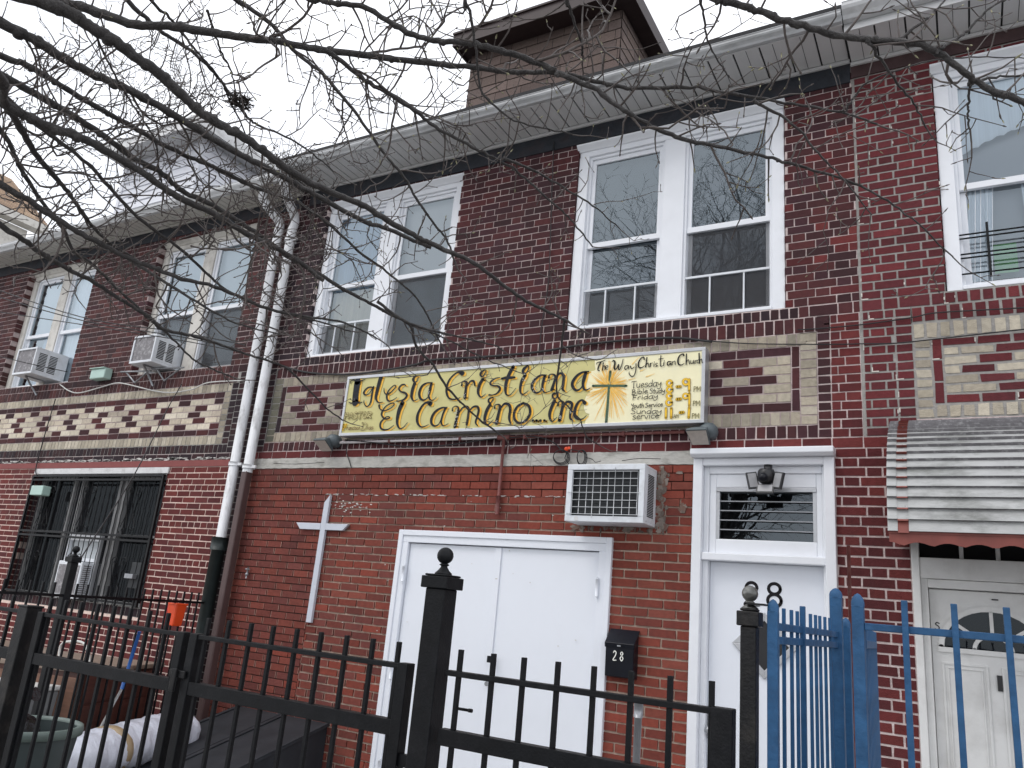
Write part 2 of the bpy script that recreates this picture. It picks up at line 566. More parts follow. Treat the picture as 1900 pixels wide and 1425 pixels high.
MORT = {'light': lin(206, 190, 187), 'grey': lin(156, 153, 149), 'warm': lin(80, 56, 50), 'patch': lin(196, 176, 160),
        'pink': lin(232, 208, 196), 'greywarm': lin(176, 160, 158)}
FLECK = lin(214, 208, 200)
K_BRICK = 1.0


def cut(a, b, z0, z1, holes):
    """the parts of [a, b] in the row z0..z1 that no hole takes"""
    segs = [(a, b)]
    zc = (z0 + z1) / 2
    for hx0, hx1, hz0, hz1 in holes:
        if hz0 < zc < hz1:
            ns_ = []
            for s0, s1 in segs:
                if hx1 <= s0 or hx0 >= s1:
                    ns_.append((s0, s1))
                else:
                    if hx0 - s0 > 0.015:
                        ns_.append((s0, hx0))
                    if s1 - hx1 > 0.015:
                        ns_.append((hx1, s1))
            segs = ns_
    return segs


def brick(mb, x0, x1, z0, z1, pal, y=FY, j=0.0016):
    c = PAL[pal][rnd.randrange(len(PAL[pal]))]
    k = K_BRICK * rnd.uniform(0.88, 1.12)
    c = (c[0] * k, c[1] * k, c[2] * k)
    e = lambda: rnd.uniform(-j, j)
    yy = y + rnd.uniform(-0.0012, 0.0012)
    tl = rnd.uniform(-0.0008, 0.0008)
    f = [(x0 + e(), yy, z0 + e()), (x1 + e(), yy + tl, z0 + e()), (x1 + e(), yy + tl, z1 + e()), (x0 + e(), yy, z1 + e())]
    p = [f[0], f[1], (x1, y + DEEP, z0), (x0, y + DEEP, z0), f[3], f[2], (x1, y + DEEP, z1), (x0, y + DEEP, z1)]
    mb.hexa(p, 0, c)
    if pal == 'low_l' and x1 - x0 > .06:
        # fired-pale arrises at both ends of the wire-cut bricks
        for a in (x0 + .002, x1 - .008):
            if rnd.random() < .9:
                cc = mixc(c, (.34, .21, .17), rnd.uniform(.35, .95))
                mb.box(a, a + rnd.uniform(.005, .007), yy - .0012, yy + .003, z0 + .001, z1 - .001, 0, cc)
    elif pal == 'red' and rnd.random() < .16:
        # crumbs of the old white pointing
        a = rnd.choice((x0 - .006, x1 - .002))
        zf = rnd.uniform(z0, z1 - .02)
        mb.box(a, a + rnd.uniform(.005, .010), yy - .001, yy + .004, zf, zf + rnd.uniform(.012, .045), 0, FLECK[:3])
        if rnd.random() < .4:
            mb.box(a, a + rnd.uniform(.02, .06), yy - .001, yy + .004, z0 - .006, z0 + .002, 0, FLECK[:3])


REC = [0.004]


def mortar(mb, x0, x1, z0, z1, col, holes, y=None):
    """slab of mortar with the openings left out"""
    y = FY + REC[0] if y is None else y
    holes = [(h[0] - .006, h[1] + .006, h[2], h[3]) for h in holes]
    zs = sorted({z0, z1, *[h for q in holes for h in q[2:] if z0 < h < z1]})
    c = MORT[col][:3]
    for a, b in zip(zs, zs[1:]):
        for s0, s1 in cut(x0, x1, a, b, holes):
            mb.box(s0, s1, y, y + 0.1, a, b, 0, c)


def courses(mb, x0, x1, z0, z1, pal, mort, bond='flemish', course=0.0677, holes=(), joint=0.010, phase=0.0, pal2=None, jit=0.0016, unit=0.203):
    mortar(mb, x0, x1, z0, z1, mort, holes, FY + (.013 if pal.startswith('low') else REC[0]))
    n = max(1, round((z1 - z0) / course))
    h = (z1 - z0) / n
    for r_ in range(n):
        a, b = z0 + r_ * h, z0 + (r_ + 1) * h
        if bond == 'flemish':
            seq = [0.203, 0.102]
            off = 0.1525 * (r_ % 2) + phase + rnd.uniform(-0.012, 0.012)
        elif bond == 'common' and r_ % 6 == 2:
            seq = [0.102]
            off = phase
        else:
            seq = [unit]
            off = unit / 2 * (r_ % 2) + phase + rnd.uniform(-0.008, 0.008)
        tot = sum(seq)
        x = math.floor((x0 - off) / tot) * tot + off
        q = 0
        while x < x1:
            w_ = seq[q % len(seq)]
            q += 1
            u0, u1 = max(x, x0), min(x + w_, x1)
            x += w_
            if u1 - u0 < 0.02:
                continue
            pl = pal2(u0, (a + b) / 2) if pal2 else pal
            for s0, s1 in cut(u0, u1, a, b, holes):
                if s1 - s0 > 0.025:
                    ja = 0 if s0 > u0 + 1e-6 else joint / 2
                    jb = 0 if s1 < u1 - 1e-6 else joint / 2
                    if any(abs(s0 - h[1]) < 1e-6 and h[2] < (a + b) / 2 < h[3] for h in holes):
                        ja = 0
                    if any(abs(s1 - h[0]) < 1e-6 and h[2] < (a + b) / 2 < h[3] for h in holes):
                        jb = 0
                    brick(mb, s0 + ja, s1 - jb, a + joint / 2, b - joint / 2, pl, j=jit)


def soldiers(mb, x0, x1, z0, z1, pal, mort, pitch=0.0705, joint=0.011, holes=(), j=0.002):
    mortar(mb, x0, x1, z0, z1, mort, holes)
    n = max(1, round((x1 - x0) / pitch))
    w_ = (x1 - x0) / n
    for i in range(n):
        a, b = x0 + i * w_, x0 + (i + 1) * w_
        for s0, s1 in cut(a, b, z0, z1, holes):
            brick(mb, s0 + joint / 2, s1 - joint / 2, z0 + joint / 2, z1 - joint / 2, pal, j=j)


def stack(mb, x0, x1, z0, z1, pal, mort, course=0.0677, joint=0.011, j=0.002):
    mortar(mb, x0, x1, z0, z1, mort, ())
    n = max(1, round((z1 - z0) / course))
    h = (z1 - z0) / n
    for i in range(n):
        brick(mb, x0 + joint / 2, x1 - joint / 2, z0 + i * h + joint / 2, z0 + (i + 1) * h - joint / 2, pal, j=j)


def panel(mb, x0, x1, z0, z1, rows, red, beige, mort, joint=0.011, j=0.002):
    """rows: from the top, each a function(x) -> 'r' or 'b' stepping whole bricks"""
    mortar(mb, x0, x1, z0, z1, mort, ())
    n = len(rows)
    h = (z1 - z0) / n
    for r_, seq in enumerate(rows):
        b = z1 - r_ * h
        x = x0
        i = 0
        while x < x1 - 0.02:
            w_, k = seq(i, x)
            i += 1
            e = min(x + w_, x1)
            brick(mb, x + joint / 2, e - joint / 2, b - h + joint / 2, b - joint / 2, red if k == 'r' else beige, j=j)
            x = e


def church_row(r_):
    """pattern of the church's ornamental panel, mirrored about its middle"""
    W_ = 5.17
    pats = [[(.203, 'r')], [(.102, 'b'), (.203, 'b'), (.203, 'r'), (.203, 'b')], [(.203, 'b'), (.203, 'r'), (.203, 'r')],
            [(.102, 'b'), (.203, 'r'), (.203, 'b'), (.102, 'r')], [(.203, 'b'), (.203, 'r'), (.203, 'r')],
            [(.102, 'b'), (.203, 'b'), (.203, 'r'), (.203, 'b')], [(.203, 'r')]]
    p = pats[r_]

    def f(i, x):
        # laid from both ends: compute the piece from the right end for the right half
        return p[i % len(p)]
    return f


def diaper_row(r_, ph=0):
    sh = [0, 0, 1, 2, 1, 0, 0]

    def f(i, x):
        if r_ in (0, 6):
            return (.203, 'r')
        w_ = .203 if i or r_ % 2 else .102
        return (w_, 'r' if (i + sh[r_] + ph) % 3 == 0 else 'b')
    return f


# window units (x0, x1, z0, z1) shared by the whole row of houses
Z0, Z1 = 4.0, 5.84
WA1, WA2 = (-11.98, -10.29, Z0, Z1), (-8.97, -7.16, Z0, Z1)
WB, WC, WD = (-6.04, -4.235, Z0, Z1), (-2.93, -1.08, Z0, Z1), (0.0, 1.83, Z0, Z1)
PL, PR = -6.50, -0.555       # party lines

church = empty('church_building', (-3.5, FY, 0), 'two storey maroon brick row building with yellow church sign, white double door and white cross',
               'church')
lhouse = empty('brick_house', (-9.8, FY, 0), 'brown brick row house with cream windows, iron window bars and white roof dormer', 'house')
rhouse = empty('brick_house', (2.4, FY, 0), 'red brick row house behind blue fence with aluminium awning over its door', 'house')

# ---- church wall
DOOR = (-1.745, -0.76, 0.0, 2.835)
DDOOR = (-4.435, -2.385, 0.0, 2.21)
mb = MB()
hol = [WB, WC]


def pal_up(x, z):
    if x < -6.02:
        return 'darker'
    return 'dark' if rnd.random() > (x + 2.2) * 0.12 else 'pier'



courses(mb, PL, PR, 3.996, 6.10, 'dark', 'light', holes=hol, pal2=pal_up, joint=.0085)
mid = [(WB[0] - .04, WB[1] + .03, 3.905, 3.996), (WC[0] - .03, WC[1] + .1, 3.905, 3.996)]
courses(mb, PL, PR, 3.905, 3.996, 'dark', 'light', holes=mid, course=.09)
for a in mid:
    soldiers(mb, a[0], a[1], 3.905, 3.996, 'darker', 'light', j=.003)
soldiers(mb, -6.385, -0.80, 3.783, 3.905, 'dark', 'light', pitch=.0725)
soldiers(mb, -6.27, -0.858, 3.685, 3.783, 'beige_old', 'greywarm', pitch=.071, joint=.008)
stack(mb, -6.385, -6.27, 3.08, 3.783, 'mossy', 'grey')
stack(mb, -6.27, -6.205, 3.18, 3.685, 'darker', 'grey', course=.17)
panel(mb, -6.205, -3.6, 3.18, 3.685, [church_row(k) for k in range(7)], 'dark', 'beige_old', 'greywarm')
# right half laid from its right-hand end
pm = MB()
panel(pm, -2.56, 0.0, 3.18, 3.685, [church_row(k) for k in range(7)], 'dark', 'beige', 'greywarm')
XM = -3.6
flip = [(-1.04 - (x + 2.56), y, z) for x, y, z in pm.v]
mb.idx(flip, [f[::-1] for f in pm.f])
mb.c[-len(pm.f):] = pm.c
stack(mb, -1.04, -0.978, 3.18, 3.685, 'dark', 'light', course=.17)
stack(mb, -0.978, -0.858, 3.076, 3.783, 'beige', 'greywarm')
soldiers(mb, -6.385, -0.978, 3.076, 3.18, 'beige_old', 'greywarm', pitch=.071, joint=.008)
soldiers(mb, -6.40, -0.858, 2.977, 3.076, 'dark', 'light', pitch=.0725)
stack(mb, -0.858, -0.765, 2.977, 3.905, 'dark', 'light')
mortar(mb, -0.80, -0.765, 3.783, 3.905, 'light', ())
courses(mb, -0.765, PR - 0.008, 2.977, 3.905, 'pier', 'light', bond='flemish', phase=-.555)
courses(mb, PL, -6.40, 2.977, 3.905, 'darker', 'grey', bond='running')
courses(mb, PL, -0.30, 2.899, 2.977, 'pier', 'light', bond='running', course=.078, phase=.05)
mortar(mb, PL, -1.757, 2.795, 2.899, 'grey', ())
# pier right of the narrow door, running on to the neighbour's door
courses(mb, -0.757, -0.305, 0.0, 2.899, 'pier', 'light', bond='flemish', phase=-0.757, joint=.013, holes=[])
# infill of the ground floor


def pal_low(x, z):
    t = (x + 6.4) / 4.6
    return 'low_r' if rnd.random() < max(0.0, min(1.0, t * 1.5 - .15)) else 'low_l'


PATCH = (-5.42, -1.757, 0.0, 2.535)
courses(mb, PL, -1.757, 0.0, 2.795, 'low_l', 'warm', bond='running', course=.0672, holes=[DDOOR, DOOR, PATCH], joint=.009, pal2=pal_low)
courses(mb, PATCH[0], PATCH[1], 0.0, 2.535, 'low_r', 'patch', bond='running', course=.0677, holes=[DDOOR, DOOR], joint=.0135, phase=.07, unit=.214,
        pal2=pal_low, jit=.0025)
wall_mb = mb

# rough lintel band of grey cement with a broken edge
mb = MB()
xs = [PL + .05 + i * (PL + 1.757 + .05 - .0) / -120 for i in range(0)]
n = 150
top, bot = [], []
for i in range(n + 1):
    x = PL + .06 + (-1.757 - PL - .06) * i / n
    top.append((x, 2.899 + rnd.uniform(-.004, .006)))
    bot.append((x, 2.797 + rnd.uniform(-.003, .003)))
for i in range(n):
    y = FY - .004
    mb.face([(*[bot[i][0]], y, bot[i][1]), (bot[i + 1][0], y, bot[i + 1][1]), (top[i + 1][0], y, top[i + 1][1]), (top[i][0], y, top[i][1])])
    mb.face([(bot[i][0], y, bot[i][1]), (bot[i][0], FY + .02, bot[i][1]), (bot[i + 1][0], FY + .02, bot[i + 1][1]), (bot[i + 1][0], y, bot[i + 1][1])])
# cracks
for pts in ([(-2.66, 2.86), (-2.6, 2.845), (-2.57, 2.82), (-2.52, 2.83)], [(-2.34, 2.83), (-2.2, 2.845), (-2.02, 2.84)],
            [(-6.2, 2.85), (-5.9, 2.84), (-5.5, 2.852)]):
    mb.tube([(x, FY - .004, z) for x, z in spline(pts, 4)], .0025, 4, 1)
mb.build('cement_band', ['stucco', 'dark_void'], church)
# cement smear round the air conditioner's opening, part of the wall's own surface
mb = wall_mb


CEM = [lin(128, 118, 110), lin(112, 102, 95), lin(140, 130, 122), lin(120, 96, 86)]


def blob(mb, cx, cz, rx, rz, y=FY - .005, n=22, mi=0, rough=.25, col=(1, 1, 1)):
    pts = []
    for i in range(n):
        t = 2 * pi * i / n
        k = 1 + rnd.uniform(-rough, rough)
        pts.append((cx + rx * k * cos(t), y, cz + rz * k * sin(t)))
    mb.prism(pts[::-1], (0, .006, 0), mi, col)


for k in range(120):
    t_ = rnd.random()
    if t_ < .62:
        cx, cz = -2.0 + rnd.gauss(.0, .022), rnd.uniform(2.29, 2.78)
    elif t_ < .9:
        cx, cz = rnd.uniform(-2.74, -1.98), 2.288 + rnd.gauss(0, .011)
    else:
        cx, cz = rnd.uniform(-2.72, -2.66), rnd.uniform(2.35, 2.75)
    blob(mb, cx, cz, rnd.uniform(.006, .024), rnd.uniform(.008, .028), FY - .0036 - .00002 * k, 11, 0, .4, rnd.choice(CEM)[:3])
for cx, cz, rx, rz in ((-1.835, 2.455, .03, .032), (-1.87, 2.73, .03, .012)):
    for k in range(9):
        blob(mb, cx + rnd.gauss(0, rx * .5), cz + rnd.gauss(0, rz * .5), rx * .5, rz * .5, FY - .0062 - .00002 * k, 9, 0, .4, rnd.choice(CEM)[:3])
# white spatters of old paint
WSP = (.62, .60, .57)
for k in range(40):
    blob(mb, rnd.gauss(-5.12, .13), rnd.gauss(2.42, .035), rnd.uniform(.004, .02), rnd.uniform(.002, .006), FY - .0035, 8, 0, .4, WSP)
for k in range(26):
    blob(mb, rnd.uniform(-5.35, -2.6), rnd.uniform(1.3, 2.5), rnd.uniform(.004, .012), rnd.uniform(.002, .004), FY - .0035, 7, 0, .4, WSP)
for k in range(60):
    blob(mb, rnd.uniform(-5.42, -2.8), 2.535 + rnd.uniform(-.006, .006), rnd.uniform(.008, .03), rnd.uniform(.002, .0045), FY - .0035, 8, 0, .4, WSP)
mb.build('brick_wall', 'masonry', church)

# ---- left house wall
LX = -13.4
REC[0] = .0035
GW = (-10.46, -7.85, 1.27, 2.825)
mb = MB()


def pal_lt(x, z):
    return 'lefttop' if rnd.random() > .25 else 'dark'


courses(mb, LX, PL, 3.996, 6.10, 'lefttop', 'greywarm', holes=[WA1, WA2], pal2=pal_lt)
courses(mb, LX, PL, 3.905, 3.996, 'darker', 'greywarm', course=.09, holes=[(WA1[0], WA1[1], 3.905, 3.996), (WA2[0], WA2[1], 3.905, 3.996)])
for a in (WA1, WA2):
    soldiers(mb, a[0], a[1], 3.905, 3.996, 'lefttop', 'greywarm')
soldiers(mb, LX, -7.0, 3.783, 3.905, 'lefttop', 'greywarm', pitch=.0725)
soldiers(mb, LX, -7.06, 3.685, 3.783, 'beige', 'grey', pitch=.071, joint=.009)
panel(mb, LX, -7.16, 3.18, 3.685, [diaper_row(k) for k in range(7)], 'dark', 'beige_l', 'greywarm')
stack(mb, -7.16, -7.06, 3.076, 3.685, 'beige_old', 'grey')
soldiers(mb, LX, -7.16, 3.076, 3.18, 'beige', 'grey', pitch=.071, joint=.009)
soldiers(mb, LX, -6.96, 2.977, 3.076, 'darker', 'grey', pitch=.0725)
stack(mb, -7.06, -6.96, 3.076, 3.783, 'darker', 'grey')
mortar(mb, -7.0, -6.96, 3.783, 3.905, 'grey', ())
courses(mb, -6.96, PL, 2.977, 3.905, 'darker', 'grey', bond='flemish')
courses(mb, LX, -6.86, 2.899, 2.977, 'darker', 'light', bond='running', course=.078)
courses(mb, -6.86, PL, 0, 2.977, 'darker', 'grey', bond='running')
mortar(mb, LX, -6.86, 2.825, 2.899, 'grey', ())
courses(mb, LX, -6.86, 0, 2.825, 'lefthouse', 'pink', bond='common', holes=[GW, (GW[0] - .05, GW[1] + .05, 1.17, 1.27)], joint=.012, course=.0672)
soldiers(mb, GW[0] - .05, GW[1] + .05, 1.17, 1.27, 'darker', 'grey')
lwall = mb
mb = MB()
mb.box(LX, -6.87, FY - .006, FY + .02, 2.828, 2.90)
mb.build('painted_lintel', 'red_band', lhouse)
for k in range(260):
    blob(lwall, rnd.uniform(-12.6, -6.9), 2.915 + rnd.uniform(-.01, .016), rnd.uniform(.015, .06), rnd.uniform(.003, .008), FY - .004, 8, 0, .4, WSP)
lwall.build('brick_wall', 'masonry', lhouse)

# ---- right house wall
RX = 5.4
REC[0] = .0038
RD = (-0.305, 0.54, 0.0, 2.62)
mb = MB()
courses(mb, PR + .008, RX, 3.996, 6.10, 'red', 'grey', holes=[WD], joint=.014)
courses(mb, PR + .008, RX, 3.905, 3.996, 'red', 'grey', course=.09, holes=[(WD[0] - .02, WD[1] + .02, 3.905, 3.996)], joint=.014)
soldiers(mb, WD[0] - .02, WD[1] + .02, 3.905, 3.996, 'red', 'grey', joint=.017, pitch=.075)
soldiers(mb, -0.23, RX, 3.785, 3.905, 'red', 'grey', joint=.018, pitch=.077)
courses(mb, PR + .008, -0.335, 2.977, 3.905, 'red', 'grey', bond='flemish', phase=PR, joint=.014)
stack(mb, -0.335, -0.225, 2.977, 3.905, 'red', 'grey', joint=.014)
soldiers(mb, -0.225, RX, 3.66, 3.785, 'beige', 'grey', joint=.022, pitch=.08, j=.005)
stack(mb, -0.225, -0.115, 3.09, 3.66, 'beige', 'grey', course=.071, joint=.02, j=.005)
stack(mb, -0.115, -0.05, 3.19, 3.66, 'red', 'grey', course=.16, joint=.014)


def rrow(r_):
    pats = [[(.203, 'r')], [(.102, 'b'), (.203, 'b'), (.203, 'r'), (.203, 'r')], [(.203, 'b'), (.203, 'r'), (.203, 'b')],
            [(.102, 'b'), (.203, 'r'), (.203, 'b'), (.203, 'b')], [(.203, 'b'), (.203, 'r'), (.203, 'b')],
            [(.102, 'b'), (.203, 'b'), (.203, 'r'), (.203, 'r')], [(.203, 'r')]]
    return lambda i, x: pats[r_][i % len(pats[r_])]


panel(mb, -0.05, RX, 3.19, 3.66, [rrow(k) for k in range(7)], 'red', 'beige', 'grey', joint=.018, j=.004)
soldiers(mb, -0.115, RX, 3.09, 3.19, 'beige', 'grey', joint=.022, pitch=.08, j=.005)
soldiers(mb, -0.225, RX, 2.977, 3.09, 'red', 'light', joint=.016, pitch=.077)
courses(mb, -0.30, RX, 2.62, 2.977, 'pier', 'light', bond='flemish')
courses(mb, RD[1], RX, 0, 2.62, 'pier', 'light', bond='flemish')
mb.box(PR - .008, PR + .008, FY + .003, FY + .1, 2.977, 6.10, 0, MORT['grey'][:3])
mb.build('brick_wall', 'masonry', rhouse)

# ---- shells: party walls, back, flat roofs, upper floor
for par, x0, x1 in ((lhouse, LX, PL), (church, PL, PR), (rhouse, PR, RX)):
    mb = MB()
    a, b = x0 + .012, x1 - .012
    mb.box(a, a + .12, FY + .12, 14, 0, 6.10)
    mb.box(b - .12, b, FY + .12, 14, 0, 6.10)
    mb.box(a, b, 14, 14.2, 0, 6.10)
    mb.box(a + .12, b - .12, FY + .12, 14, 3.3, 3.45)
    mb.box(a + .12, b - .12, 9.2, 9.3, .05, 3.3)
    mb.box(a + .12, b - .12, 9.2, 9.3, 3.45, 6.0)
    mb.build('party_wall', 'interior', par)
    mb = MB()
    mb.box(a, b, FY - .30, 14.3, 6.105, 6.165)
    mb.box(a, b, FY - (.47 if par is church else .38), FY - .30, 6.15 if par is church else 6.12, 6.235 if par is church else 6.16)
    mb.build('roof', 'roof_felt', par)


# ------------------------------------------------------------------ eaves
def eaves(par, x0, x1, over, zs, zg0, zg1, soffit, gutter, frieze, zf=5.868, step=.205):
    mb = MB()
    y0 = FY - over
    n = round((x1 - x0) / step)
    w_ = (x1 - x0) / n
    for i in range(n):
        a = x0 + i * w_
        mb.box(a + .007, a + w_ - .007, y0 + .0, FY + .0, zs, zs + .012)
        mb.box(a + .10, a + .104, y0 + .0, FY - .031, zs - .0015, zs - .0005, 1)
    mb.box(x0, x1, y0, FY, zs + .0125, zs + .02, 1)
    mb.box(x0, x1, y0 - .012, y0, zs - .012, zs + .03)
    mb.box(x0, x1, FY - .03, FY + .0, zs - .035, zs - .007)
    mb.build('soffit', [soffit, 'roof_felt'], par)
    mb = MB()
    # K-profile gutter
    gh = zg1 - zg0
    yo = y0 - .015 - gh
    prof = [(y0 - .013, zg0), (yo + gh * .55, zg0), (yo + gh * .4, zg0 + gh * .25), (yo + gh * .1, zg0 + gh * .55), (yo, zg0 + gh * .75), (yo, zg1), (yo - .006, zg1 + .003),
            (yo - .003, zg1 + .010), (yo + .010, zg1 + .006), (yo + .012, zg0 + gh * .8), (y0 - .013, zg0 + gh * .75)]
    mb.extx(prof, x0, x1)
    x = x0 + 1.3
    while x < x1:
        mb.box(x, x + .045, yo - .003, yo + .012, zg0 + gh * .6, zg1 + .001)
        x += 3.05
    mb.build('gutter', gutter, par, bevel=.003)
    mb = MB()
    mb.box(x0, x1, y0 - .011, y0 + .0, zs + .031, zg1 + .03)
    mb.build('fascia', gutter, par)
    mb = MB()
    mb.box(x0, x1, FY - .012, FY - .001, zf, zs - .036)
    mb.build('frieze', frieze, par)


eaves(church, PL + .15, PR - .012, .44, 6.075, 6.068, 6.138, 'soffit_vinyl', 'gutter_metal', 'frieze_dark')
eaves(lhouse, LX, PL + .02, .36, 6.06, 6.0, 6.085, 'soffit_cream', 'gutter_white', 'frieze_dark')
eaves(rhouse, PR - .005, RX, .40, 6.04, 6.09, 6.20, 'soffit_vinyl', 'gutter_white', 'frieze_brown', zf=5.90)


# ------------------------------------------------------------------ windows
def window(par, w_, trim, yf, lower=('glass', 'glass'), curtains=(None, None, None, None), crown=True, sash='white_paint',
           screens=(False, False), mull=.19, casing=.10, blocks=()):
    """pair of double hung sashes in one opening; par is the house"""
    x0, x1, z0, z1 = w_
    y = FY + yf
    mb = MB()
    mb.box(x0 + .003, x0 + casing, y - .012, y + .10, z0 + .0, z1 - .11)
    mb.box(x1 - casing, x1 - .003, y - .012, y + .10, z0 + .0, z1 - .11)
    xm = (x0 + x1) / 2
    mb.box(xm - mull / 2, xm + mull / 2, y - .002, y + .10, z0 + .03, z1 - .11)
    mb.box(x0 + .003, x1 - .003, y - .006, y + .10, z1 - .11, z1 - .03)
    mb.box(x0 + casing, x1 - casing, y - .03, y + .10, z0 + .001, z0 + .03)
    o = mb.build('window', trim, par, bevel=.004)
    if crown:
        mb = MB()
        prof = [(y + .02, z1 - .055), (y - .018, z1 - .055), (y - .030, z1 - .040), (y - .062, z1 - .012), (y - .066, z1 + .002), (y + .02, z1 + .010)]
        mb.extx(prof, x0 - .012, x1 + .012)
        mb.build('crown_moulding', trim, o)
    zm = z0 + .82
    for k, (a, b) in enumerate(((x0 + casing, xm - mull / 2), (xm + mull / 2, x1 - casing))):
        # outer stops
        mb = MB()
        zb, zt = z0 + .03, z1 - .11
        mb.box(a, a + .022, y + .015, y + .09, zb, zt)
        mb.box(b - .022, b, y + .015, y + .09, zb, zt)
        mb.box(a + .022, b - .022, y + .015, y + .09, zt - .03, zt)
        a2, b2 = a + .022, b - .022
        # upper sash (outer)
        mb.box(a2, a2 + .038, y + .035, y + .06, zm, zt - .03)
        mb.box(b2 - .038, b2, y + .035, y + .06, zm, zt - .03)
        mb.box(a2 + .038, b2 - .038, y + .033, y + .06, zt - .075, zt - .03)
        mb.box(a2, b2, y + .028, y + .062, zm - .028, zm + .022)
        # lower sash (inner)
        mb.box(a2, a2 + .04, y + .064, y + .088, zb, zm - .03)
        mb.box(b2 - .04, b2, y + .064, y + .088, zb, zm - .03)
        mb.box(a2 + .04, b2 - .04, y + .062, y + .088, zb, zb + .05)
        mb.build('sash', sash, o, bevel=.003)
        mb = MB()
        yy = y + .05
        mb.face([(a2 + .036, yy, zm), (b2 - .036, yy, zm), (b2 - .036, yy, zt - .07), (a2 + .036, yy, zt - .07)])
        mb.build('pane', lower[0], o)
        mb = MB()
        yy = y + .077
        mb.face([(a2 + .038, yy, zb + .045), (b2 - .038, yy, zb + .045), (b2 - .038, yy, zm - .02), (a2 + .038, yy, zm - .02)])
        mb.build('pane', lower[1], o)
        if screens[k]:
            mb = MB()
            yy = y + .045
            zs_ = zb + .34
            if screens[k] != 'guard_only':
                mb.face([(a2 + .012, yy, zb), (b2 - .012, yy, zb), (b2 - .012, yy, zm - .03), (a2 + .012, yy, zm - .03)], 0)
            if screens[k] in ('guard', 'guard_only'):
                mb.box(a2, b2, y + .026, y + .044, zs_, zs_ + .018, 1)
                for t in (.30, .70):
                    xx = a2 + (b2 - a2) * t
                    mb.box(xx - .006, xx + .006, y + .028, y + .044, zb, zs_, 1)
                mb.box(a2, b2, y + .026, y + .044, zb, zb + .016, 1)
                yy = y + .04
                mb.face([(a2 + .012, yy, zb), (b2 - .012, yy, zb), (b2 - .012, yy, zs_), (a2 + .012, yy, zs_)], 2)
            mb.build('screen', ['insect_screen', 'plastic_white', 'insect_screen'], o)
        for q, cm in enumerate(curtains[2 * k:2 * k + 2]):
            if not cm:
                continue
            lo, hi = ((zm - .0, zt) if q == 0 else (zb, zm))
            mb = MB()
            yb = y + (.13 if q == 0 else .16)
            if cm[0].startswith('curtain'):
                n = 26
                xa, xb = a - .03 + cm[1] * (b - a), a - .03 + cm[2] * (b - a + .06)
                for i in range(n):
                    t0, t1 = i / n, (i + 1) / n
                    s0, s1 = .014 * sin(t0 * 40), .014 * sin(t1 * 40)
                    mb.face([(xa + (xb - xa) * t0, yb + s0, lo - .02), (xa + (xb - xa) * t1, yb + s1, lo - .02),
                             (xa + (xb - xa) * t1, yb + s1, hi + .02), (xa + (xb - xa) * t0, yb + s0, hi + .02)], 0, (1, 1, 1), True)
                mb.build('curtain', cm[0], o)
            else:
                h = hi - lo
                mb.box(a - .02, b + .02, yb, yb + .004, lo + h * cm[1] - .02, lo + h * cm[2] + .02)
                mb.build('blind', cm[0], o)
    return o


window(lhouse, WA1, 'cream_paint', .10, curtains=(('blind_light', .0, 1), ('curtain_blue', .45, 1), ('curtain_white', 0, 1), ('curtain_white', 0, 1)))
window(lhouse, WA2, 'cream_paint', .10, curtains=(('blind_light', 0, 1), ('curtain_white', .15, .6), ('blind_light', .0, 1), ('blind_grey', .2, 1)),
       screens=(True, True))
window(church, WB, 'white_paint', .05, curtains=(('curtain_blue', 0, 1), ('curtain_beige', 0, 1), ('blind_warm', 0, 1), ('blind_slate', 0, 1)),
       screens=('guard_only', True), casing=.085)
window(church, WC, 'white_paint', .03, curtains=(('blind_dark', 0, 1), ('blind_dark', 0, 1), ('blind_dark', 0, 1), ('blind_slate', 0, 1)),
       screens=('guard_only', 'guard'))
wd = window(rhouse, WD, 'white_paint', .03, curtains=(('blind_grey', 0, 1), ('blind_grey', 0, 1), ('curtain_white', 0, 1), ('curtain_white', 0, 1)))
# slim black child guard across the lower part of the right-hand window
mb = MB()
for z in (4.12, 4.24, 4.27, 4.39, 4.42):
    mb.tube([(0.10, FY + .02, z), (1.74, FY + .02, z)], .006, 6)
mb.box(.262, .278, FY + .006, FY + .022, 4.08, 4.49)
mb.box(1.56, 1.576, FY + .006, FY + .022, 4.08, 4.49)
mb.build('window_guard', 'black_iron', wd)
mb = MB()
mb.box(.30, .44, FY + .12, FY + .124, 4.14, 4.36)
mb.build('card', 'green_card', wd)
# side drapes gathered behind the lower pane
for dx0, dx1, lean in ((.16, .33, .05), (.50, .78, -.02)):
    mb = MB()
    n = 16
    for i in range(n):
        t0, t1 = i / n, (i + 1) / n
        xa, xb = dx0 + (dx1 - dx0) * t0, dx0 + (dx1 - dx0) * t1
        ya, yb = FY + .115 + .012 * sin(t0 * 30), FY + .115 + .012 * sin(t1 * 30)
        mb.face([(xa - lean, ya, 4.05), (xb - lean, yb, 4.05), (xb, yb, 4.80), (xa, ya, 4.80)], 0, (1, 1, 1), True)
    mb.build('drape', 'curtain_white', wd)
# pleated valance above
mb = MB()
pts = []
for i in range(31):
    t = i / 30
    pts.append((.1 + .7 * t, FY + .10, 5.26 - .10 * (1 - t) ** 2 * 2 + .018 * abs(sin(i * .9))))
mb.prism([(p[0], p[1], p[2]) for p in pts] + [(.8, FY + .10, 5.72), (.1, FY + .10, 5.72)], (0, .003, 0))
mb.build('valance', 'curtain_white', wd)

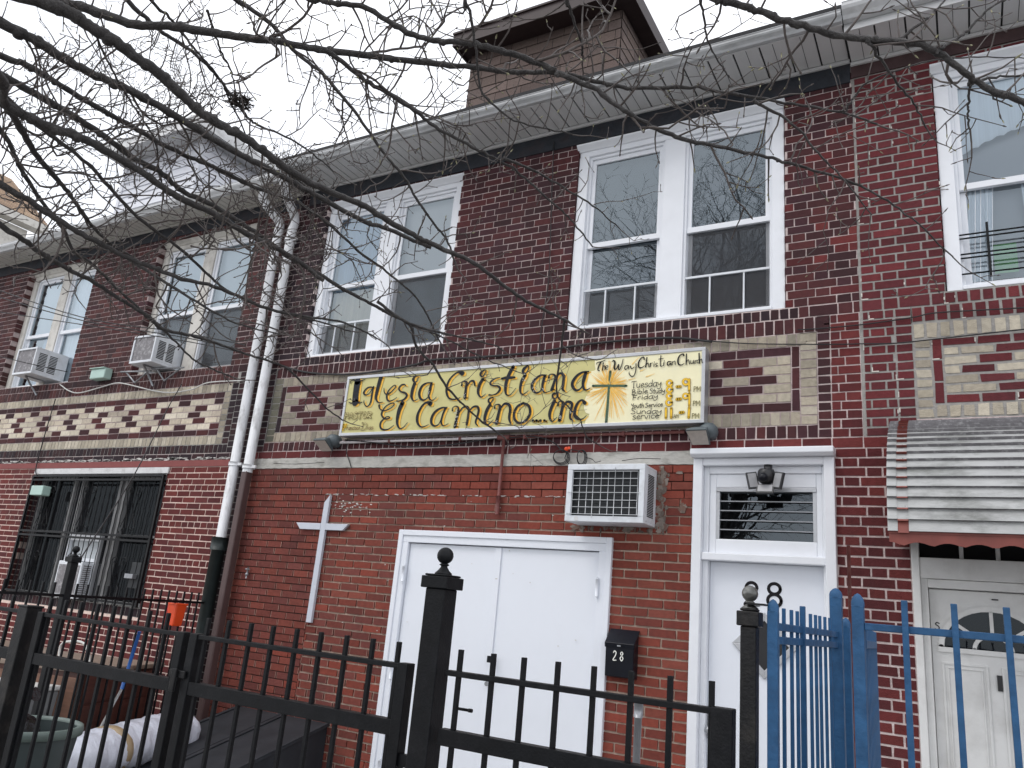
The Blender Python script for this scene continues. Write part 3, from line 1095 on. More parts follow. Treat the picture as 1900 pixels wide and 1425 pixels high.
# ---- barred ground floor window of the left house
mb = MB()
y = FY + .1
x0, x1, z0, z1 = GW
mb.box(x0, x1, FY + .01, y + .05, z1 - .085, z1)
mb.box(x0 - .02, x1 + .02, FY - .02, FY + .1, z1 - .075, z1 - .004)
o = mb.build('window', 'old_white', lhouse, bevel=.004)
mb = MB()
for xx in (x0 + .03, -9.74, -9.56, -8.80, -8.70, x1 - .03):
    mb.box(xx - .025, xx + .025, y, y + .06, z0, z1 - .09)
for a, b in ((x0 + .06, -9.77), (-8.67, x1 - .06)):
    mb.box(a, b, y + .012, y + .05, z1 - .12, z1 - .09)
    mb.box(a, b, y + .012, y + .05, 2.03, 2.055)
    mb.box(a, b, y + .012, y + .05, z0, z0 + .04)
mb.build('window_frame', 'old_white', o)
mb = MB()
mb.face([(x0, y + .055, z0), (x1, y + .055, z0), (x1, y + .055, z1), (x0, y + .055, z1)])
mb.build('pane', 'glass_dim', o)
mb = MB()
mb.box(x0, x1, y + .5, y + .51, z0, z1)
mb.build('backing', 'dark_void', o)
# raised lower sash over the air conditioner, white blind behind it
mb = MB()
sa, sb = -9.50, -8.86
mb.box(sa, sa + .04, FY + .045, FY + .085, z0, 2.02)
mb.box(sb - .04, sb, FY + .045, FY + .085, z0, 2.02)
mb.box(sa + .04, sb - .04, FY + .045, FY + .085, 1.95, 2.02)
mb.box(sa + .04, sb - .04, FY + .045, FY + .085, 1.71, 1.75)
mb.build('sash', 'white_paint', o, bevel=.003)
mb = MB()
mb.box(sa + .04, sb - .04, FY + .09, FY + .094, 1.72, 1.95)
mb.build('blind', 'blind_light', o)
yy = FY + .03
for a, b, c, d in ((x0, sa, z0, z1 - .09), (sa, sb, 2.03, z1 - .09), (sb, x1, z0, z1 - .09)):
    mb = MB()
    mb.face([(a, yy, c), (b, yy, c), (b, yy, d), (a, yy, d)])
    mb.build('screen', 'guard_mesh', o)

# ------------------------------------------------------------------ dormers on the roofs
def shingles(mb, p0, ux, uz, wdt, hgt, course, lw, cols, proud=.008, nrm=None):
    """overlapping shingle tabs on the plane through p0 spanned by ux (along) and uz (up)"""
    p0, ux, uz = Vector(p0), Vector(ux), Vector(uz)
    n_ = nrm or ux.cross(uz)
    r_ = 0
    z = 0
    while z < hgt - 1e-4:
        h = min(course, hgt - z)
        x = -lw * rnd.random()
        while x < wdt:
            a, b = max(x, 0), min(x + lw, wdt)
            x += lw
            if b - a < .01:
                continue
            c = cols[rnd.randrange(len(cols))]
            k = rnd.uniform(.85, 1.15)
            c = tuple(q * k for q in c[:3])
            A = p0 + ux * (a + .003) + uz * (z + .006) + n_ * proud
            B = p0 + ux * (b - .003) + uz * (z + .006) + n_ * proud
            C_ = p0 + ux * (b - .003) + uz * (z + h) + n_ * .001
            D = p0 + ux * (a + .003) + uz * (z + h) + n_ * .001
            mb.face([A, B, C_, D], 0, c)
            mb.face([A - n_ * proud, B - n_ * proud, B, A], 0, c)
        z += course
        r_ += 1


SHC = [(.15, .11, .095), (.125, .09, .08), (.17, .125, .11), (.14, .105, .095)]
mb = MB()
DX0, DX1, DY0, DY1, DZ0, DZ1 = -4.68, -2.80, 6.3, 8.6, 6.17, 7.80
mb.box(DX0, DX1, DY0 + .005, DY1, DZ0, DZ1, 0, (.02, .015, .013))
shingles(mb, (DX0, DY0 + .004, DZ0), (1, 0, 0), (0, 0, 1), DX1 - DX0, DZ1 - DZ0, .125, .33, SHC)
shingles(mb, (DX1 + .001, DY0, DZ0), (0, 1, 0), (0, 0, 1), DY1 - DY0, DZ1 - DZ0, .125, .33, SHC, nrm=Vector((1, 0, 0)))
o = mb.build('dormer', 'brown_shingle', church)
mb = MB()
mb.box(DX0 - .08, DX1 + .17, DY0 - .24, DY1 + .1, DZ1 - .02, DZ1 + .04)
mb.box(DX0 - .08, DX1 + .17, DY0 - .26, DY0 - .24, DZ1 - .05, DZ1 + .10)
mb.box(DX1 + .17, DX1 + .19, DY0 - .26, DY1 + .1, DZ1 - .05, DZ1 + .10)
mb.box(DX0 - .10, DX0 - .08, DY0 - .26, DY1 + .1, DZ1 - .05, DZ1 + .10)
mb.box(DX0 - .10, DX1 + .19, DY0 - .28, DY1 + .1, DZ1 + .10, DZ1 + .125)
mb.build('dormer_roof', 'brown_trim', o)
mb = MB()
X0, X1, Y0, Y1, ZA, ZB = -11.1, -9.30, 6.3, 9.0, 6.17, 7.80
mb.box(X0, X1, Y0 + .02, Y1, ZA, ZB)
z = ZA
while z < ZB - .01:
    h = min(.125, ZB - z)
    for (px0, py0, dx, dy, nx, ny, ln) in ((X0, Y0 + .02, 1, 0, 0, -1, X1 - X0), (X1, Y0 + .02, 0, 1, 1, 0, Y1 - Y0 - .02)):
        A = Vector((px0, py0, z)) + Vector((nx, ny, 0)) * .02
        B = A + Vector((dx, dy, 0)) * ln
        mb.face([A, B, B + Vector((-nx * .016, -ny * .016, h)), A + Vector((-nx * .016, -ny * .016, h))])
        mb.face([A - Vector((nx * .018, ny * .018, 0)), B - Vector((nx * .018, ny * .018, 0)), B, A])
    z += .125
for xx in (X0 - .005, X1 - .06):
    mb.box(xx, xx + .07, Y0 - .008, Y0 + .06, ZA, ZB)
o = mb.build('dormer', 'vinyl_white', lhouse)
mb = MB()
mb.box(X0 - .14, X1 + .30, Y0 - .32, Y1 + .1, ZB - .01, ZB + .02)
mb.box(X0 - .14, X1 + .30, Y0 - .34, Y0 - .32, ZB - .04, ZB + .10)
mb.box(X1 + .30, X1 + .32, Y0 - .34, Y1 + .1, ZB - .04, ZB + .10)
mb.box(X0 - .16, X1 + .32, Y0 - .36, Y1 + .1, ZB + .10, ZB + .12)
mb.build('dormer_roof', 'old_white', o)

# neighbour further along the row, its tan hipped roof just showing over the gutter
k0, k1 = at(0, 390, 1) - EYE, at(91, 420, 1) - EYE
Yb = 9.6
Xe, ze = k1.x * Yb, EYE.z + k1.z * Yb
Ya = Xe / k0.x
fh = empty('neighbour_house', (Xe - 4, (Ya + Yb) / 2, 0), 'cream house with tan shingled roof just showing above the gutter at far left', 'house')
mb = MB()
mb.box(Xe - 9, Xe - .32, Ya - 1.6, Yb - .3, 0, ze - .22)
mb.build('wall', 'cream_paint', fh)
mb = MB()
run, rise = 2.6, 1.9
n1 = Vector((rise, 0, run)).normalized()
L1 = (run ** 2 + rise ** 2) ** .5
# slope facing the church, and the hip at its far end
shingles(mb, (Xe, Ya - 2.2, ze), (0, 1, 0), Vector((-run, 0, rise)) / L1, Yb - Ya + 2.2, L1, .13, .3, [(.36, .25, .17), (.31, .215, .15), (.40, .29, .2)], proud=.012, nrm=n1)
mb.prism([(Xe, Ya - 2.2, ze - .01), (Xe, Yb, ze - .01), (Xe - run, Yb, ze + rise - .01), (Xe - run, Ya - 2.2, ze + rise - .01)], (0, 0, -.08), 0, (.25, .18, .13))
mb.build('roof', 'tan_shingle', fh)
mb = MB()
mb.box(Xe - .02, Xe + .01, Ya - 2.2, Yb, ze - .20, ze - .015)
mb.box(Xe - .34, Xe - .02, Ya - 2.2, Yb, ze - .20, ze - .17)
mb.build('fascia', 'cream_paint', fh)

# ------------------------------------------------------------------ stroke lettering
GLY = {  # single-stroke letters in a box one x-height tall (0..1), ascenders to 1.7, descenders to -0.7
    'a': (.8, [[(.72, .95), (.4, 1), (.08, .6), (.15, .1), (.45, .02), (.7, .45)], [(.72, 1), (.66, .3), (.75, .02), (.85, .05)]]),
    'b': (.8, [[(.15, 1.7), (.1, 0)], [(.1, .6), (.4, .95), (.7, .6), (.5, .05), (.1, .1)]]),
    'c': (.72, [[(.65, .85), (.4, 1), (.1, .55), (.25, .05), (.65, .12)]]),
    'd': (.85, [[(.68, .75), (.4, .95), (.1, .5), (.25, .03), (.65, .3)], [(.75, 1.7), (.7, .02)]]),
    'e': (.75, [[(.12, .5), (.62, .62), (.45, 1), (.12, .6), (.25, .05), (.68, .15)]]),
    'f': (.6, [[(.55, 1.6), (.3, 1.6), (.25, 0)], [(.05, .9), (.5, .95)]]),
    'h': (.8, [[(.15, 1.7), (.1, 0)], [(.1, .6), (.45, .95), (.65, .6), (.65, 0)]]),
    'i': (.36, [[(.2, 1), (.16, 0)], [(.2, 1.35), (.22, 1.42)]]),
    'l': (.36, [[(.2, 1.7), (.16, 0)]]),
    'n': (.8, [[(.12, 1), (.1, 0)], [(.1, .6), (.45, .98), (.65, .6), (.65, 0)]]),
    'o': (.8, [[(.4, 1), (.1, .55), (.35, .02), (.68, .5), (.4, 1)]]),
    'r': (.62, [[(.12, 1), (.1, 0)], [(.1, .6), (.35, .98), (.58, .9)]]),
    's': (.68, [[(.6, .92), (.3, 1), (.12, .75), (.5, .45), (.58, .15), (.3, .0), (.06, .1)]]),
    't': (.62, [[(.3, 1.5), (.26, .1), (.45, 0)], [(.05, 1.0), (.55, 1.05)]]),
    'u': (.8, [[(.12, 1), (.12, .3), (.35, .02), (.65, .35)], [(.68, 1), (.66, .02)]]),
    'v': (.75, [[(.08, 1), (.36, .02), (.68, 1)]]),
    'y': (.8, [[(.1, 1), (.2, .5), (.5, .5), (.7, 1)], [(.7, 1), (.6, -.3), (.3, -.65), (.05, -.45)]]),
    'z': (.7, [[(.1, 1), (.6, 1), (.1, 0), (.62, 0)]]),
    'B': (.95, [[(.15, 1.6), (.12, 0)], [(.05, 1.6), (.55, 1.55), (.6, 1.1), (.15, .85), (.7, .7), (.65, .1), (.05, 0)]]),
    'D': (1.0, [[(.15, 1.6), (.12, 0)], [(.05, 1.6), (.7, 1.4), (.8, .6), (.5, .05), (.05, 0)]]),
    'F': (.85, [[(.15, 1.6), (.12, 0)], [(.05, 1.6), (.75, 1.6)], [(.15, .85), (.6, .9)]]),
    'S': (.85, [[(.7, 1.5), (.35, 1.65), (.12, 1.25), (.6, .75), (.65, .25), (.3, 0), (.02, .15)]]),
    'T': (.85, [[(.0, 1.5), (.1, 1.6), (.85, 1.65)], [(.42, 1.6), (.35, .0), (.5, .05)]]),
    'Y': (.8, [[(.1, 1.5), (.2, 1.0), (.5, 1.0), (.72, 1.5)], [(.72, 1.6), (.55, .0), (.25, -.4)]]),
    'P': (.85, [[(.15, 1.6), (.12, 0)], [(.12, 1.6), (.65, 1.5), (.65, 1.0), (.14, .8)]]),
    'A': (.95, [[(.05, 0), (.45, 1.6), (.85, 0)], [(.2, .6), (.7, .6)]]),
    'M': (1.15, [[(.08, 0), (.12, 1.6), (.5, .6), (.9, 1.6), (.95, 0)]]),
    'O': (1.0, [[(.5, 1.6), (.1, .8), (.5, 0), (.88, .8), (.5, 1.6)]]),
    'R': (.9, [[(.12, 1.6), (.1, 0)], [(.12, 1.6), (.65, 1.45), (.6, 1.0), (.14, .8), (.75, 0)]]),
    '2': (.8, [[(.08, 1.3), (.3, 1.6), (.62, 1.35), (.5, .8), (.05, .02), (.7, .02)]]),
    '8': (.8, [[(.38, 1.62), (.14, 1.25), (.38, .85), (.66, .42), (.38, .0), (.08, .42), (.38, .85), (.6, 1.25), (.38, 1.62)]]),
    ' ': (.6, []),
}


def ribbon(mb, pts, mi, depth, nrm, dot=False):
    """painted stroke: (point, width) list laid as a ribbon on a face, one coat thick"""
    nrm = Vector(nrm)
    n = len(pts)
    Lft, Rgt = [], []
    for i in range(n):
        p = Vector(pts[i][0])
        t = Vector(pts[min(i + 1, n - 1)][0]) - Vector(pts[max(i - 1, 0)][0])
        if t.length < 1e-7:
            t = Vector((1, 0, 0))
        s_ = t.normalized().cross(nrm) * (pts[i][1] / 2)
        Lft.append(p + s_ + nrm * depth)
        Rgt.append(p - s_ + nrm * depth)
    for i in range(n - 1):
        mb.face([Lft[i], Lft[i + 1], Rgt[i + 1], Rgt[i]], mi)
    # rounded ends
    for e, d in ((0, -1), (n - 1, 1)):
        p = Vector(pts[e][0]) + nrm * depth
        w_ = pts[e][1] / 2
        mb.face([p + Vector((cos(q * pi / 5), 0, sin(q * pi / 5))) * w_ for q in range(10)][::-1], mi)


def write(mb, text, x, z, xh, width, y, mi, wid, slope=0.0, depth=0.002):
    """words from x, baseline z, squeezed to the given width"""
    tot = sum(GLY[c][0] for c in text)
    sx = width / tot
    cx = x
    for c in text:
        adv, strokes = GLY[c]
        for s_ in strokes:
            pts = [(cx + px * sx, z + pz * xh + (cx + px * sx - x) * slope) for px, pz in s_]
            pts = spline(pts, 5) if len(pts) > 2 else pts
            ribbon(mb, [((px, y, pz), wid) for px, pz in pts], mi, depth, (0, -1, 0))
        cx += adv * sx


# ------------------------------------------------------------------ the church sign
SY = 5.69
TLp, BRp = at(645, 697, SY), at(1307, 783, SY)
SX0, SX1, SZ0, SZ1 = at(638, 750, SY).x, at(1308, 715, SY).x, at(960, 797, SY).z, at(960, 673, SY).z
sign = empty('church_sign', ((SX0 + SX1) / 2, SY, SZ0), 'long hand painted yellow church sign with black script fixed above the doors', 'sign')
mb = MB()
mb.box(SX0 + .012, SX1 - .012, SY + .004, FY - .012, SZ0 + .012, SZ1 - .012)
mb.build('board', 'sign_mustard', sign)
mb = MB()
t = .028
mb.box(SX0, SX1, SY - .006, FY - .014, SZ0, SZ0 + t)
mb.box(SX0, SX1, SY - .006, FY - .014, SZ1 - t, SZ1)
mb.box(SX0, SX0 + t, SY - .0055, FY - .0145, SZ0 + t, SZ1 - t)
mb.box(SX1 - t, SX1, SY - .0055, FY - .0145, SZ0 + t, SZ1 - t)
mb.build('frame', 'aluminium', sign, bevel=.002)

ZOOMS = {1: (625, 660, 240 / 1900), 2: (855, 655, 250 / 1900), 3: (1080, 640, 240 / 1900)}


def sp(z, x, y):
    ox, oy, k = ZOOMS[z]
    return at(ox + x * k, oy + y * k, SY + .004)


def wpx(z, x, y, w_):
    a, b = sp(z, x, y), sp(z, x + 10, y)
    c = sp(z, x, y + 10)
    return w_ / 10 * ((b - a).length * (c - a).length) ** .5


# pale half with a scalloped edge
edge = [(190, 205), (190, 300), (195, 370), (120, 400), (60, 480), (38, 560), (45, 640), (120, 690), (70, 740), (40, 830), (32, 930), (60, 1000),
        (110, 1020), (60, 1090), (40, 1180)]
e3 = [sp(3, x, y) for x, y in spline(edge, 4)]
mb = MB()
zt_, zb_ = SZ1 - t - .001, SZ0 + t + .001
poly = [Vector((p.x, SY + .004, min(max(p.z, zb_), zt_))) for p in e3]
xr = SX1 - t - .001
for p, q in zip(poly, poly[1:]):
    if abs(p.z - q.z) > 1e-5:
        mb.face([(q.x, SY + .0005, q.z), (xr, SY + .0005, q.z), (xr, SY + .0005, p.z), (p.x, SY + .0005, p.z)])
mb.build('pale_field', 'sign_pale', sign)

# rays round the painted cross
mb = MB()
c0 = sp(3, 405, 605)
for k in range(90):
    # soft pale yellow brushwork first
    th = k * 2 * pi / 90 + rnd.uniform(-.03, .03)
    r1 = rnd.uniform(150, 330) * (1.3 if sin(th) > .2 else .9)
    pts = []
    for q in range(5):
        rr = 10 + (r1 - 10) * q / 4
        x, y_ = 405 + rr * cos(th), 605 + rr * sin(th) * 1.15
        if x < 70 or x > 690 or y_ > 1120 or y_ < 215:
            break
        pts.append((sp(3, x, y_), wpx(3, x, y_, 6 + 22 * q / 4)))
    if len(pts) > 2:
        ribbon(mb, pts, 2, .0012 + .00002 * k, (0, -1, 0))
for k in range(190):
    th = rnd.uniform(0, 2 * pi)
    r0, r1 = rnd.uniform(15, 120), rnd.uniform(150, 400) * (1.35 if sin(th) > .2 else .8)
    wd_ = rnd.uniform(4, 17)
    pts = []
    for q in range(5):
        rr = r0 + (r1 - r0) * q / 4
        x, y_ = 405 + rr * cos(th + .02 * q), 605 + rr * sin(th + .02 * q) * 1.15
        if x < 60 or x > 690 or y_ > 1120 or y_ < 200:
            break
        pts.append((sp(3, x, y_), wpx(3, x, y_, wd_ * (1 - .8 * q / 4))))
    if len(pts) > 2:
        ribbon(mb, pts, 0 if rnd.random() < .55 else 1, .0042 + .00002 * k, (0, -1, 0))
for a, b in (((740, 285), (850, 175)), ((945, 470), (1075, 425)), ((690, 515), (790, 490)), ((400, 240), (405, 330)), ((860, 385), (930, 360))):
    ribbon(mb, [(sp(3, *a), wpx(3, *a, 14)), (sp(3, *b), wpx(3, *b, 4))], 0, .0073, (0, -1, 0))
mb.build('painted_rays', ['paint_ray', 'paint_orange', 'paint_glow'], sign)
mb = MB()
ribbon(mb, [(sp(3, 420, 395), wpx(3, 420, 395, 36)), (sp(3, 388, 780), wpx(3, 388, 780, 36)), (sp(3, 358, 1145), wpx(3, 358, 1145, 38))], 0, .0078, (0, -1, 0))
ribbon(mb, [(sp(3, 165, 605), wpx(3, 165, 605, 34)), (sp(3, 655, 603), wpx(3, 655, 603, 34))], 0, .0082, (0, -1, 0))
mb.build('painted_cross', 'paint_green', sign)

BIG = {1: [
    [(215, 410, 12), (210, 380, 12), (250, 360, 16), (310, 375, 18), (370, 370, 16), (425, 350, 8)],
    [(312, 380, 96), (297, 480, 95), (283, 590, 95), (277, 690, 96)],
    [(180, 685, 8), (220, 700, 16), (280, 692, 18), (340, 697, 16), (380, 685, 8)],
    [(545, 465, 14), (470, 470, 20), (415, 520, 26), (405, 560, 26), (440, 580, 16), (490, 550, 12), (535, 475, 20)],
    [(548, 460, 22), (525, 560, 26), (505, 680, 24), (470, 740, 16), (430, 740, 14), (405, 690, 12), (408, 660, 8)],
    [(655, 315, 60), (620, 440, 55), (590, 570, 45), (585, 640, 30), (620, 690, 16), (680, 685, 8)],
    [(700, 480, 10), (705, 540, 14), (740, 570, 16), (800, 540, 14), (860, 480, 14), (870, 440, 12), (840, 445, 14), (780, 500, 18), (745, 570, 26),
     (745, 640, 26), (780, 670, 18), (840, 650, 12), (890, 615, 8)],
    [(1025, 450, 8), (1000, 425, 16), (950, 440, 24), (920, 490, 24), (950, 530, 22), (1010, 550, 26), (1035, 590, 34), (1000, 640, 26), (940, 665, 16),
     (885, 672, 14)],
    [(1200, 300, 12), (1155, 308, 26), (1130, 350, 40), (1150, 390, 20), (1190, 372, 12), (1205, 320, 10)],
    [(1150, 410, 45), (1120, 500, 50), (1105, 590, 42), (1120, 650, 24), (1150, 665, 14), (1195, 640, 8)],
    [(1410, 400, 14), (1330, 405, 20), (1260, 450, 34), (1220, 540, 38), (1230, 620, 34), (1280, 655, 22), (1340, 620, 16), (1380, 520, 24), (1400, 410, 26)],
    [(1395, 410, 28), (1365, 520, 34), (1360, 610, 28), (1390, 655, 16), (1430, 650, 12), (1470, 610, 8)],
    [(1850, 262, 66), (1790, 245, 26), (1720, 290, 22), (1660, 360, 28), (1625, 450, 34), (1620, 540, 34), (1650, 620, 26), (1710, 645, 20), (1780, 635, 14),
     (1820, 615, 8)],
    [(630, 735, 32), (640, 780, 18), (690, 810, 14), (760, 795, 14), (830, 750, 14), (850, 710, 14), (820, 700, 14), (750, 730, 16), (700, 780, 20),
     (665, 850, 26), (680, 900, 22), (720, 930, 18), (770, 925, 16), (785, 905, 12), (740, 900, 14), (690, 940, 22), (650, 990, 28), (650, 1060, 26),
     (700, 1090, 22), (770, 1080, 16), (845, 1025, 8)],
    [(970, 700, 66), (925, 800, 60), (898, 920, 48), (897, 1010, 34), (930, 1070, 20), (980, 1060, 14), (1045, 985, 8)],
    [(1380, 708, 64), (1330, 690, 30), (1270, 730, 30), (1210, 830, 38), (1187, 920, 42), (1195, 990, 34), (1230, 1040, 22), (1280, 1048, 16), (1355, 1015, 8)],
    [(1630, 762, 12), (1540, 772, 24), (1450, 830, 36), (1400, 920, 40), (1400, 1000, 34), (1450, 1035, 22), (1510, 1000, 14), (1560, 880, 18), (1610, 770, 22)],
    [(1600, 770, 24), (1560, 880, 28), (1540, 970, 26), (1560, 1025, 16), (1600, 1025, 12), (1645, 1000, 8)],
    [(1705, 810, 22), (1710, 770, 14), (1750, 745, 14), (1790, 765, 24), (1790, 830, 40), (1765, 940, 42), (1742, 1045, 48)],
    [(1790, 860, 14), (1840, 785, 20), (1885, 752, 26), (1925, 758, 34), (1945, 800, 36), (1935, 900, 36), (1916, 1010, 36)],
], 2: [
    [(115, 830, 14), (180, 765, 24), (240, 760, 30), (260, 810, 34), (240, 900, 30), (215, 980, 24), (245, 1030, 12)],
    [(20, 460, 26), (30, 410, 14), (60, 400, 16), (92, 425, 34), (80, 500, 36), (65, 635, 42)],
    [(95, 470, 14), (140, 405, 22), (190, 402, 28), (205, 460, 22)],
    [(352, 240, 14), (300, 270, 30), (285, 310, 32), (307, 335, 18), (345, 300, 14), (362, 250, 12)],
    [(318, 370, 42), (272, 450, 46), (252, 540, 40), (265, 600, 26), (300, 625, 16), (360, 580, 8)],
    [(560, 350, 10), (500, 360, 16), (440, 400, 24), (420, 440, 22), (470, 465, 20), (530, 470, 26), (560, 510, 32), (520, 570, 24), (460, 595, 14), (405, 595, 22)],
    [(745, 200, 48), (695, 290, 50), (652, 400, 48), (637, 500, 42), (645, 580, 26), (680, 600, 16), (720, 580, 12), (785, 500, 8)],
    [(585, 365, 28), (660, 352, 40), (765, 348, 28)],
    [(950, 182, 24), (897, 230, 44), (885, 275, 36), (920, 290, 18), (955, 240, 14), (965, 190, 14)],
    [(912, 318, 46), (867, 400, 44), (845, 490, 34), (850, 560, 26), (890, 585, 16), (960, 535, 8)],
    [(1215, 315, 14), (1130, 320, 24), (1050, 380, 36), (1012, 450, 40), (1020, 520, 36), (1070, 565, 24), (1130, 540, 18), (1160, 470, 24), (1195, 325, 32)],
    [(1188, 325, 34), (1160, 450, 36), (1165, 530, 28), (1200, 560, 14), (1270, 540, 8)],
    [(1248, 352, 28), (1260, 310, 14), (1310, 305, 20), (1342, 340, 34), (1322, 420, 36), (1290, 520, 46)],
    [(1340, 370, 18), (1400, 292, 28), (1455, 320, 38), (1452, 420, 40), (1442, 510, 34), (1475, 545, 12)],
    [(1810, 265, 16), (1720, 277, 26), (1640, 330, 38), (1582, 420, 44), (1590, 490, 40), (1640, 530, 28), (1700, 500, 18), (1740, 420, 24), (1775, 275, 36)],
    [(1768, 275, 40), (1732, 400, 40), (1735, 490, 34), (1770, 525, 20), (1830, 500, 10)],
    [(460, 630, 14), (407, 650, 24), (400, 690, 26), (430, 705, 16), (460, 662, 14), (464, 632, 12)],
    [(418, 732, 46), (372, 820, 48), (345, 920, 42), (355, 990, 28), (395, 1010, 16), (465, 945, 8)],
    [(485, 782, 24), (490, 740, 14), (540, 730, 20), (562, 765, 40), (540, 860, 42), (510, 990, 52)],
    [(560, 800, 18), (620, 722, 30), (685, 732, 38), (705, 800, 40), (690, 920, 36), (710, 998, 20)],
    [(890, 708, 30), (805, 760, 34), (757, 860, 36), (775, 950, 34), (840, 990, 30), (930, 950, 34), (983, 850, 38), (965, 750, 36), (885, 708, 30)],
    [(1022, 956, 34), (1028, 956, 34)], [(1072, 956, 34), (1078, 956, 34)], [(1127, 956, 34), (1133, 956, 34)], [(1184, 956, 34), (1190, 956, 34)],
    [(1370, 570, 22), (1310, 585, 30), (1305, 630, 26), (1340, 645, 18), (1372, 610, 18), (1372, 572, 18)],
    [(1328, 678, 48), (1287, 770, 46), (1260, 860, 44), (1270, 940, 30), (1305, 965, 18), (1365, 910, 8)],
    [(1378, 745, 26), (1390, 695, 16), (1430, 685, 26), (1452, 720, 42), (1430, 820, 42), (1400, 950, 52)],
    [(1450, 760, 20), (1510, 692, 34), (1575, 722, 40), (1557, 820, 38), (1550, 920, 32), (1590, 957, 12)],
    [(1755, 708, 52), (1715, 668, 26), (1660, 705, 36), (1620, 790, 42), (1612, 880, 40), (1650, 932, 28), (1720, 935, 16), (1780, 885, 8)],
]}
SMALLB = [
    [(220, 290, 8), (230, 265, 12), (290, 250, 14), (350, 230, 8)], [(285, 255, 22), (255, 310, 22), (240, 370, 18), (265, 385, 10)],
    [(320, 270, 14), (305, 380, 16)], [(308, 330, 10), (335, 310, 12), (345, 340, 12), (340, 375, 10)],
    [(350, 340, 8), (385, 330, 10), (380, 305, 10), (355, 320, 10), (350, 355, 12), (385, 362, 8)],
    [(450, 250, 10), (470, 235, 20), (490, 260, 26), (480, 330, 24), (490, 365, 18), (520, 340, 14), (545, 290, 18), (540, 350, 18), (560, 365, 14),
     (590, 300, 14), (610, 215, 10)],
    [(685, 310, 10), (650, 310, 12), (632, 345, 14), (650, 365, 12), (680, 340, 12), (690, 310, 12), (690, 355, 10)],
    [(715, 315, 14), (735, 355, 14), (775, 330, 12)], [(800, 280, 14), (795, 380, 14), (770, 455, 14), (730, 465, 14), (700, 430, 12), (698, 400, 8)],
    [(920, 215, 22), (910, 185, 16), (870, 205, 18), (835, 270, 22), (840, 330, 20), (880, 340, 16), (925, 310, 8)],
    [(960, 190, 16), (940, 330, 18)], [(945, 300, 10), (975, 270, 12), (990, 330, 12)],
    [(1010, 275, 14), (1008, 325, 14)], [(1012, 295, 10), (1025, 275, 10), (1042, 272, 10)],
    [(1065, 280, 12), (1062, 325, 12)], [(1068, 256, 12), (1069, 260, 12)],
    [(1120, 275, 8), (1090, 280, 10), (1095, 300, 12), (1115, 312, 12), (1088, 325, 10)],
    [(1165, 165, 14), (1158, 240, 14), (1160, 315, 14), (1195, 312, 8)], [(1130, 215, 10), (1200, 205, 10)],
    [(1210, 265, 14), (1205, 310, 14)], [(1214, 240, 12), (1215, 245, 12)],
    [(1310, 250, 14), (1270, 255, 16), (1258, 290, 18), (1280, 305, 14), (1305, 275, 18), (1312, 300, 14)],
    [(1330, 250, 12), (1328, 300, 12)], [(1335, 265, 10), (1370, 245, 12), (1375, 300, 10)],
    [(1500, 160, 26), (1490, 140, 18), (1440, 165, 20), (1415, 230, 24), (1425, 290, 20), (1470, 300, 16), (1510, 275, 8)],
    [(1540, 140, 16), (1535, 290, 18)], [(1540, 250, 10), (1570, 225, 12), (1585, 285, 12)],
    [(1605, 235, 12), (1605, 275, 12), (1635, 270, 12), (1640, 230, 12), (1645, 280, 10)],
    [(1665, 235, 12), (1665, 280, 12)], [(1668, 250, 8), (1680, 235, 9), (1697, 232, 10)],
    [(1715, 225, 10), (1695, 245, 12), (1700, 270, 10), (1722, 268, 8)],
    [(1725, 130, 18), (1730, 275, 20)], [(1735, 235, 10), (1760, 215, 12), (1772, 270, 12)],
]
mb = MB()
ms = MB()
q = 0
for z, strokes in BIG.items():
    for s_ in strokes:
        q += 1
        pts = spline(s_, 6)
        ribbon(mb, [(sp(z, x, y_), wpx(z, x, y_, w_)) for x, y_, w_ in pts], 0, .0090 + .00004 * q, (0, -1, 0))
        if max(w_ for _, _, w_ in s_) > 20:
            ribbon(ms, [(sp(z, x + 24, y_ + 10), wpx(z, x, y_, w_ * .95)) for x, y_, w_ in pts], 0, .0046 + .00004 * q, (0, -1, 0))
for s_ in SMALLB:
    q += 1
    pts = spline(s_, 5)
    ribbon(mb, [(sp(3, x, y_), wpx(3, x, y_, w_)) for x, y_, w_ in pts], 1, .0090 + .00004 * q, (0, -1, 0))


def line(text, xa, xb, yb, xh, mi=1, wid=9, dy=0):
    a, b, c = sp(3, xa, yb), sp(3, xb, yb + dy), sp(3, xa, yb - xh)
    write(mb, text, a.x, a.z, c.z - a.z, b.x - a.x, SY + .004, mi, wpx(3, xa, yb, wid), (b.z - a.z) / (b.x - a.x), .0128)


line('Tuesday', 735, 1175, 640, 58, dy=-30)
line('Bible', 735, 975, 738, 44, dy=-24)
line('Study', 1000, 1225, 720, 42, dy=-10)
line('Friday', 745, 1125, 818, 42, dy=-30)
line('Youth', 725, 920, 930, 38, dy=-8)
line('Service', 935, 1195, 925, 38, dy=-20)
line('Sunday', 725, 1180, 1020, 46, dy=-8)
line('service', 745, 1140, 1098, 50, dy=-18)
